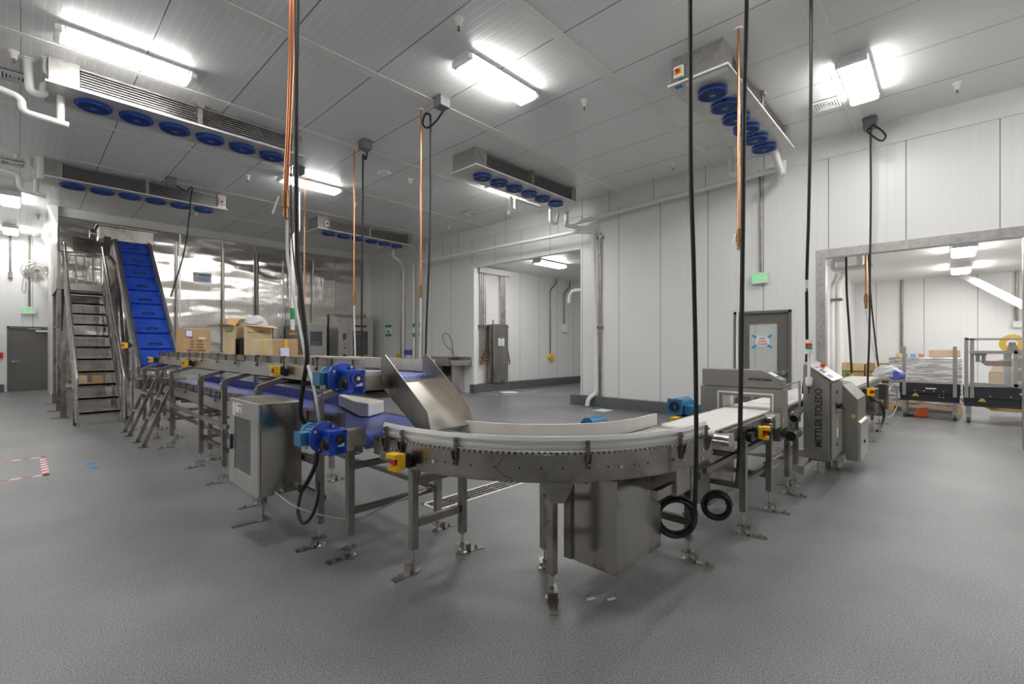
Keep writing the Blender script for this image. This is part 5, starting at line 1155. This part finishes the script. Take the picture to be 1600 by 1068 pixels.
part('keypad_print', MB().prism([(A0 + .03, 1.27, 1.269), (A0 + .03, 1.245, 1.256), (A0 + .14, 1.245, 1.256), (A0 + .14, 1.27, 1.269)], (0, -.002, .003)).prism([(A0 + .03, 1.18, 1.221), (A0 + .03, 1.155, 1.208), (A0 + .14, 1.155, 1.208), (A0 + .14, 1.18, 1.221)], (0, -.002, .003)), 'purple', hp)
text('lettering', 'METTLER TOLEDO', .027, (A0 + .006, 1.305, 1.185), (0, -1, 0), (0, 0, 1), 'ink', hp, .0014, .9)
part('support', MB().box(A0 + .02, A1 - .02, 1.14, 1.2, .62, .74).box(A0 + .02, A1 - .02, 1.66, 1.8, .3, .74), 'steel', md)
part('warning_sticker', MB().box(4.83, 4.86, 1.118, 1.12, .78, .84), 'tape_yellow', md)

# check weigher frame between detector and cabinet
cw = thing('checkweigher', 'checkweigher frame with black rollers and clear guards after the metal detector', 'checkweigher', (5.4, 1.4, 0))
part('belt', MB().box(5.4, 7.6, 1.22, 1.6, .885, .9), 'whitebelt', cw)
part('belt_bed', MB().box(5.42, 7.58, 1.2, 1.62, .82, .885), 'steel2', cw)
part('roller', MB().cyl((5.0, 1.16, .72), (5.0, 1.7, .72), .04, 16).cyl((5.25, 1.16, .8), (5.25, 1.72, .8), .03, 14), 'blackp', cw)
part('motor_roller', MB().cyl((4.95, 1.08, .66), (5.2, 1.08, .66), .045, 18).cyl((5.15, 1.1, .8), (5.4, 1.1, .86), .035, 16), 'blackp', cw)
leg(cw, 5.35, 1.2, .76, (.2, -1), .18); leg(cw, 5.35, 1.64, .8, (0, 1), .18); leg(cw, 5.7, 1.2, .74, (0, 1), .18)
part('side_plate', MB().prism([(5.0, 1.15, .7), (5.45, 1.15, .62), (5.45, 1.15, .76), (5.1, 1.15, .84)], (0, .01, 0)).box(5.2, 6.2, 1.62, 1.63, .7, .84), 'steel', cw)
part('lower_rail', MB().cyl((4.72, 1.24, .42), (5.7, 1.24, .42), .02, 10).cyl((4.72, 1.24, .34), (5.35, 1.24, .34), .02, 10).cyl((5.35, 1.22, .36), (5.35, 1.62, .36), .02, 10).cyl((4.72, 1.62, .42), (6.8, 1.62, .42), .02, 10), 'steelmild', cw)
part('base_beam', MB().box(5.6, 6.9, 1.1, 1.2, .17, .25).box(6.5, 6.62, .88, 1.6, .17, .25), 'steelmild', cw, .004)
part('foot', MB().cyl((6.56, 1.14, 0), (6.56, 1.14, .18), .025, 10).cyl((6.56, 1.14, 0), (6.56, 1.14, .03), .06, 14).box(6.9, 7.15, .98, 1.06, 0, .008), 'steelmild', cw)
part('clear_guard', MB().box(5.15, 5.85, 1.17, 1.175, .95, 1.12).box(5.15, 5.85, 1.66, 1.665, .95, 1.22), 'acrylic', cw)
part('guard_post', MB().box(5.68, 5.7, 1.15, 1.17, .7, 1.14).box(5.15, 5.7, 1.16, 1.17, 1.12, 1.13).box(5.84, 5.86, 1.66, 1.68, .8, 1.22), 'steelmild', cw)
part('cylinder', MB().cyl((5.3, 1.3, .62), (5.3, 1.3, .86), .02, 10).cyl((5.5, 1.3, .62), (5.5, 1.3, .84), .016, 10).box(5.2, 5.6, 1.25, 1.35, .6, .63), 'chrome', cw)

# tall cabinet
tc = thing('control_cabinet', 'tall stainless METTLER TOLEDO cabinet with sloping top and signal tower', 'cabinet', (6.2, 1.05, .25))
C0, C1, D0, D1 = 5.88, 6.55, .925, 1.165
part('cabinet_body', MB().prism([(C0, D0, .28), (C0, D1, .29), (C0, D1, 1.295), (C0, D1 - .03, 1.305), (C0, D0, 1.135)], (C1 - C0, 0, 0)), 'satin', tc, .006)
part('cabinet_door', MB().box(C0 + .03, C1, D0 - .02, D0 - .001, .29, 1.1), 'satin', tc, .005)
part('top_panel', MB().prism([(C0 - .01, D0 - .03, 1.125), (C0 - .01, D1 - .01, 1.315), (C0 - .01, D1 - .01, 1.33), (C0 - .01, D0 - .03, 1.14)], (C1 - C0 + .02, 0, 0)), 'steelmild', tc, .003)
dl = V((0, D1 - D0 + .02, .19)).normalized()
def tp_(x0, x1, s0, s1, h=.002): o = V((0, D0 - .03, 1.14)); q = [V((x0, 0, 0)) + o + dl * s0, V((x1, 0, 0)) + o + dl * s0, V((x1, 0, 0)) + o + dl * s1, V((x0, 0, 0)) + o + dl * s1]; return MB().prism(q, V((0, -dl.z, dl.y)) * h)
kp = part('keypad', tp_(C0 + .06, C0 + .3, .03, .25), 'paper', tc)
part('keypad_print', tp_(C0 + .08, C0 + .28, .04, .09, .003), 'purple', kp); part('keypad_print', tp_(C0 + .08, C0 + .28, .12, .18, .003), 'screen', kp); part('keypad_print', tp_(C0 + .08, C0 + .28, .2, .24, .003), 'purple', kp)
part('stop_button', MB().cyl((C0 + .42, 1.07, 1.24), (C0 + .42, 1.06, 1.27), .03, 14), 'yellow', tc)
part('stop_button', MB().cyl((C0 + .42, 1.06, 1.27), (C0 + .42, 1.05, 1.30), .025, 14), 'red', tc)
text('lettering', 'METTLER TOLEDO', .088, (C0 - .002, 1.02, .735), (0, 0, 1), (0, 1, 0), 'ink', tc, .002, .86)
part('door_handle', MB().cyl((C0 + .3, D0 - .02, .85), (C0 + .3, D0 - .06, .85), .035, 14).bar((C0 + .22, D0 - .07, .87), (C0 + .38, D0 - .07, .82), .03, .03), 'blackp', tc)
part('lock', MB().cyl((C0 + .3, D0 - .02, 1.0), (C0 + .3, D0 - .03, 1.0), .015, 8).cyl((C0 + .3, D0 - .02, .42), (C0 + .3, D0 - .03, .42), .015, 8), 'blackp', tc)
part('sticker', MB().box(C0 + .3, C0 + .36, D0 - .023, D0 - .02, .62, .7), 'tape_yellow', tc); part('sticker', MB().box(C0 + .29, C0 + .37, D0 - .023, D0 - .02, .5, .6), 'paper', tc)
part('foot', MB().box(C0 + .1, C0 + .5, D0 + .03, D1 - .03, .25, .29), 'steel2', tc)
px, py = C0 - .06, 1.10
tw = part('signal_tower', MB().cyl((px, py, 1.17), (px, py, 1.42), .014, 12).cyl((px, py, 1.1), (px, py, 1.17), .033, 16).sphere((px, py, 1.1), .033, 12, 8).cyl((px, py, 1.42), (px, py, 1.47), .034, 18).cyl((px, py, 1.535), (px, py, 1.575), .034, 18).bar((px, py, 1.15), (C0, py, 1.15), .05, .04), 'white', tc)
part('green_lens', MB().cyl((px, py, 1.47), (px, py, 1.50), .033, 18), 'green', tw)
part('red_lens', MB().cyl((px, py, 1.503), (px, py, 1.533), .033, 18), 'red', tw)
part('cable_gland', MB().cyl((px, py, 1.04), (px, py, 1.08), .012, 8).cyl((px, py, .99), (px, py, 1.04), .006, 6), 'blackp', tw)
# second cabinet
t2 = thing('reject_bin', 'lower stainless cabinet with slanted top behind the tall lettered cabinet', 'cabinet', (6.9, .95, .15))
part('cabinet_body', MB().prism([(6.72, .78, .15), (6.72, 1.16, .17), (6.72, 1.16, 1.08), (6.72, .92, 1.04), (6.72, .78, .88)], (.7, 0, 0)), 'satin', t2, .006)
part('cabinet_door', MB().prism([(6.74, .75, .16), (6.74, .78, .16), (6.74, .78, .62), (6.74, .75, .60)], (.62, 0, 0)), 'steelmild', t2, .004)
part('lock', MB().cyl((7.0, .75, .36), (7.0, .735, .36), .02, 8), 'blackp', t2)
part('sticker', MB().box(6.715, 6.72, .8, .84, .66, .7), 'tape_yellow', t2)
part('leg', MB().box(6.78, 6.84, 1.05, 1.11, 0, .16).box(7.3, 7.36, 1.05, 1.11, 0, .16), 'steel', t2)

# ---------------------------------------------------------------- conveyor through the wide opening
rc = thing('belt_conveyor', 'white belt conveyor passing through the wide opening into the packing room', 'conveyor', (9, 1.25, 0))
part('belt', MB().box(7.7, 11.6, 1.02, 1.45, .885, .9), 'whitebelt', rc)
part('side_frame', MB().box(7.7, 11.6, .97, 1.0, .78, .89).box(7.7, 11.6, 1.47, 1.5, .78, .89), 'steelmild', rc)
for x in (8.0, 9.2, 10.4, 11.5):
    leg(rc, x, 1.0, .8, (0, -1), .2); leg(rc, x, 1.45, .8, (0, 1), .2); part('cross_bar', MB().box(x - .02, x + .02, 1.0, 1.45, .35, .39), 'steel2', rc)
estop(rc, (8.6, .97, .83), (0, -1), 1.2)
part('drive_housing', MB().box(9.7, 10.3, .9, 1.3, .35, .78), 'steel', rc, .01)
part('hanging_box', MB().box(11.3, 11.6, .86, 1.3, .3, .78).prism([(10.9, .9, .5), (11.2, .9, .5), (11.15, .9, .25), (11.0, .9, .2)], (0, .2, 0)), 'steel2', rc, .01)
cord('power_cable', [(9.6, .9, .62), (9.85, .84, .55), (9.98, .8, .4), (9.9, .82, .2), (9.6, .86, .12)], .02, 'black', 'bundle of black cable curling to the floor at the wide opening', 'cable')
cord('power_cable', [(11.6, .9, .5), (12.1, .85, .7), (12.4, .8, .6), (12.5, .8, .25), (12.2, .85, .1), (11.8, .9, .08)], .012, 'greymetal', 'thin grey cable looping between the packing conveyor and dark machine', 'cable')
def blob(name, c, sc, mat, label, cat, seed=1, n=14, m=9):
    rn = random.Random(seed); mb = MB().sphere((0, 0, 0), 1, n, m)
    mb.v = [(c[0] + x * sc[0] * rn.uniform(.85, 1.15), c[1] + y * sc[1] * rn.uniform(.85, 1.15), c[2] + z * sc[2] * rn.uniform(.85, 1.15)) for x, y, z in mb.v]
    mb.sm = [False] * len(mb.f)
    return solo(name, mb, mat, label, cat)
blob('wrapped_bundle', (11.0, .85, 1.02), (.25, .2, .13), 'film', 'plastic wrapped bundle on the end of the packing room conveyor', 'bundle', 4)
solo('wrapped_motor', MB().cyl((10.8, .72, .98), (10.95, .66, .98), .09, 16), 'purple', 'blue part visible inside clear plastic on the packing room conveyor', 'motor')

# packing machines
def packer(name, label, x, ya, yb, ztop, zmid, zbot, fr=False):
    t = thing(name, label, 'packing machine', (x, (ya + yb) / 2, 0))
    y0, y1 = min(ya, yb), max(ya, yb)
    part('bed', MB().box(x, x + .75, y0, y1, zmid, ztop), 'charcoal', t, .004)
    part('lower_case', MB().box(x + .03, x + .72, y0 + .01, y1 - .01, zbot, zmid - .005), 'charcoal', t, .004)
    sc_ = MB()
    for k in range(6): sc_.cyl((x - .004, y0 + .1 + (y1 - y0 - .2) * k / 5, zmid + .05), (x + .001, y0 + .1 + (y1 - y0 - .2) * k / 5, zmid + .05), .01, 8)
    for k in range(4): sc_.cyl((x + .025, y0 + .25 + .06 * (k % 2), zbot + .1 + .06 * (k // 2)), (x + .031, y0 + .25 + .06 * (k % 2), zbot + .1 + .06 * (k // 2)), .01, 8)
    part('screw', sc_, 'paper', t)
    part('warning_triangle', MB().prism([(x + .026, y1 - .2, zbot + .1), (x + .026, y1 - .32, zbot + .1), (x + .026, y1 - .26, zbot + .19)], (.003, 0, 0)), 'tape_yellow', t)
    for yy in (y0 + .08, y1 - .08):
        for xx in (x + .08, x + .65):
            l = part('leg', MB().box(xx - .035, xx + .035, yy - .035, yy + .035, .16, zbot + .02), 'greymetal', t)
            part('caster', MB().cyl((xx, yy - .02, .065), (xx, yy + .02, .065), .065, 18), 'caster', l)
            part('caster_fork', MB().box(xx - .03, xx + .03, yy - .035, yy + .035, .11, .16).box(xx - .02, xx + .02, yy - .035, yy - .028, .05, .13).box(xx - .02, xx + .02, yy + .028, yy + .035, .05, .13), 'steelmild', l)
    return t
pm = packer('case_packer', 'dark charcoal wheeled packing table with clear screens in the packing room', 12.9, .78, -.16, .74, .53, .36)
for yy in (.70, -.08): part('guard_post', MB().box(12.86, 12.9, yy - .03, yy + .03, .48, 1.5), 'greymetal', pm)
part('clear_guard', MB().box(12.88, 12.89, -.16, .78, .76, 1.5), 'acrylic', pm)
part('maker_badge', MB().box(12.895, 12.9, .2, .36, .62, .645), 'paper', pm)
p2 = packer('case_sealer', 'dark charcoal case sealing machine with grey frame and tape rolls', 12.75, -.2, -1.75, .72, .5, .33)
fm = MB()
for yy, z1 in ((-.24, 1.68), (-.32, 1.66)): fm.box(12.72, 12.78, yy - .03, yy + .03, .5, z1)
fm.box(12.72, 12.78, -1.75, -.22, 1.62, 1.66).box(12.7, 12.76, -.95, -.28, 1.36, 1.42).box(12.7, 12.76, -.95, -.28, .74, .8).box(12.7, 12.76, -.93, -.87, .74, 1.42).box(12.7, 12.76, -1.75, -1.12, 1.36, 1.42).box(12.7, 12.76, -1.17, -1.11, .74, 1.42).box(12.7, 12.76, -1.75, -1.12, .74, .78)
part('frame', fm, 'greymetal', p2, .004)
part('column', MB().box(12.72, 12.9, -1.12, -.93, .72, 1.44), 'greymetal', p2, .004)
part('column', MB().box(12.95, 13.05, -.86, -.76, .74, 1.4), 'greymetal', p2)
part('head_beam', MB().prism([(12.95, -.42, 1.22), (12.95, -.52, 1.12), (12.95, -.86, 1.12), (12.95, -.86, 1.22)], (.2, 0, 0)).box(12.95, 13.15, -1.75, -1.2, 1.1, 1.25), 'maroon', p2)
part('hinge', MB().box(12.69, 12.7, -.99, -.92, 1.28, 1.34).box(12.69, 12.7, -.99, -.92, 1.05, 1.11).box(12.69, 12.7, -.99, -.92, .8, .86), 'steelmild', p2)
part('air_regulator', MB().cyl((12.8, -.4, 1.2), (12.8, -.4, 1.34), .03, 10).cyl((12.8, -.48, 1.18), (12.8, -.48, 1.34), .03, 10).box(12.77, 12.83, -.52, -.36, 1.32, 1.36), 'blackp', p2)
part('clear_door', MB().box(12.72, 12.725, -.9, -.3, .78, 1.38), 'acrylic', p2)
part('tape_roll', MB().ring((12.95, -.87, 1.55), (1, 0, 0), .18, .08, .08, 30), 'tape_yellow', p2)
part('tape_roll', MB().ring((13.0, -.61, .47), (1, 0, 0), .2, .09, .08, 30), 'tape_yellow', p2)
part('tape_holder', MB().prism([(12.93, -.78, 1.36), (12.93, -.96, 1.36), (12.93, -.91, 1.58), (12.93, -.83, 1.58)], (.12, 0, 0)).cyl((12.99, -.61, .47), (13.1, -.61, .47), .06, 14), 'steel', p2)
part('maker_badge', MB().box(12.745, 12.75, -1.1, -.95, .6, .625), 'paper', p2)
# goods behind and around the machines
ps = thing('wrapped_pallet_load', 'stretch wrapped stack of goods behind the clear screens', 'pallet', (14.6, .4, 0))
part('wrapped_stack', MB().box(14.2, 15.2, -.2, 1.05, .15, 1.25), 'wrap', ps, .02)
part('paper_label', MB().box(14.19, 14.2, .72, .98, .7, .95), 'paper', ps)
part('pallet', MB().box(14.15, 15.25, -.22, 1.07, .1, .15).box(14.15, 15.25, -.2, -.1, 0, .1).box(14.15, 15.25, .4, .5, 0, .1).box(14.15, 15.25, .95, 1.05, 0, .1), 'cardboard', ps)
solo('carton', MB().box(14.4, 14.9, -.18, .35, 1.255, 1.42), 'cardboard', 'flat brown carton on top of the wrapped stack', 'box', None, .01)
for k, (y, mt_, nm) in enumerate(((.88, 'tape_yellow', 'yellow'), (.76, 'green', 'green'), (.62, 'tapeblue', 'blue'), (.48, 'red', 'red'))):
    solo('plastic_tub', MB().lathe((14.4, y, 1.25), (0, 0, 1), [(.045, 0), (.055, .08), (.05, .08), (.001, .075)], 12).cyl((14.4, y, 1.25), (14.4, y, 1.26), .045, 12), mt_, f'small {nm} tub on top of the wrapped stack', 'tub')
for y, z, mt_, lb in ((1.85, .62, 'cardboard', 'lower brown open box left of the wrapped stack with green mark'), (1.35, .62, 'cardboard', 'lower brown box right of the one with the green mark'), (1.85, .86, 'cardlight', 'upper brown box left of the wrapped stack'), (1.35, .86, 'cardboard', 'upper brown box beside the packing conveyor end')):
    t = thing('cardboard_box', lb, 'box', (15.2, y, z))
    part('carton', MB().box(15.0, 15.5, y - .24, y + .23, z, z + .22), mt_, t, .01)
    part('tape', MB().box(14.99, 15.0, y - .03, y + .03, z, z + .22), 'tape_yellow', t)
    if y > 1.5 and z < .7: part('green_sticker', MB().cyl((15.0, y + .12, z + .15), (14.98, y + .12, z + .15), .05, 14), 'green', t)
solo('steel_table', MB().box(14.9, 15.7, 1.0, 2.08, .57, .6).box(14.92, 14.97, 1.02, 1.07, 0, .57).box(14.92, 14.97, 2.0, 2.05, 0, .57).box(15.6, 15.65, 1.02, 1.07, 0, .57), 'steel2', 'low steel table carrying brown boxes in the packing room', 'table')
sk = thing('carton_stack', 'sagging flat brown cartons seen through the sealing machine door', 'box', (14.2, -.9, 0))
part('carton', MB().box(14.0, 14.5, -1.25, -.62, .15, .95), 'cardboard', sk, .01)
part('carton', MB().prism([(14.0, -.62, .98), (14.0, -1.25, .95), (14.0, -1.25, 1.1), (14.0, -.7, 1.1)], (.5, 0, 0)), 'cardlight', sk)
part('carton', MB().prism([(14.0, -.64, 1.11), (14.0, -1.25, 1.12), (14.0, -1.25, 1.28), (14.0, -.75, 1.22)], (.5, 0, 0)), 'cardboard', sk)
solo('carton', MB().box(13.7, 14.1, -1.95, -1.5, .1, 1.15), 'cardboard', 'tall brown carton behind the right part of the sealing machine', 'box', None, .01)
blob('plastic_bag', (13.1, -1.5, .88), (.2, .26, .15), 'film', 'white plastic bag inside the right part of the sealing machine', 'bag', 9)
fp = thing('foot_pedal', 'orange foot pedal on the floor under the dark packing table', 'pedal', (13.2, .42, 0))
part('pedal_hood', MB().prism([(13.1, .34, .01), (13.1, .55, .01), (13.1, .55, .05), (13.1, .48, .17), (13.1, .34, .19)], (.25, 0, 0)), 'orange', fp, .012)
part('treadle', MB().box(13.1, 13.3, .55, .68, .01, .04), 'blackp', fp)

# ---------------------------------------------------------------- camera and output
cam = bpy.data.cameras.new('camera'); co = bpy.data.objects.new('camera', cam); COL.objects.link(co)
F_, HY, A_ = 725., 541., .756
fw = V((math.cos(A_), math.sin(A_), 0)); rt = V((math.sin(A_), -math.cos(A_), 0)); up = V((0, 0, 1)); bk = -fw
co.matrix_world = Matrix(((rt.x, up.x, bk.x, 0), (rt.y, up.y, bk.y, 0), (rt.z, up.z, bk.z, 1.5), (0, 0, 0, 1)))
cam.sensor_width = 36; cam.lens = 36 * F_ / 1600; cam.shift_y = (HY - 534) / 1600; cam.clip_start = .05; cam.clip_end = 100
SC.camera = co
wd = bpy.data.worlds.new('world'); SC.world = wd; wd.use_nodes = True
wd.node_tree.nodes['Background'].inputs[0].default_value = (.8, .85, .9, 1); wd.node_tree.nodes['Background'].inputs[1].default_value = .05
vs = SC.view_settings; vs.view_transform = 'Standard'; vs.look = 'None'; vs.exposure = 1.5; vs.gamma = 1.; vs.use_curve_mapping = False
SC.cycles.use_denoising = True; SC.cycles.max_bounces = 8; SC.cycles.diffuse_bounces = 4; SC.cycles.glossy_bounces = 4; SC.cycles.transparent_max_bounces = 12
SC.cycles.sample_clamp_indirect = 8.
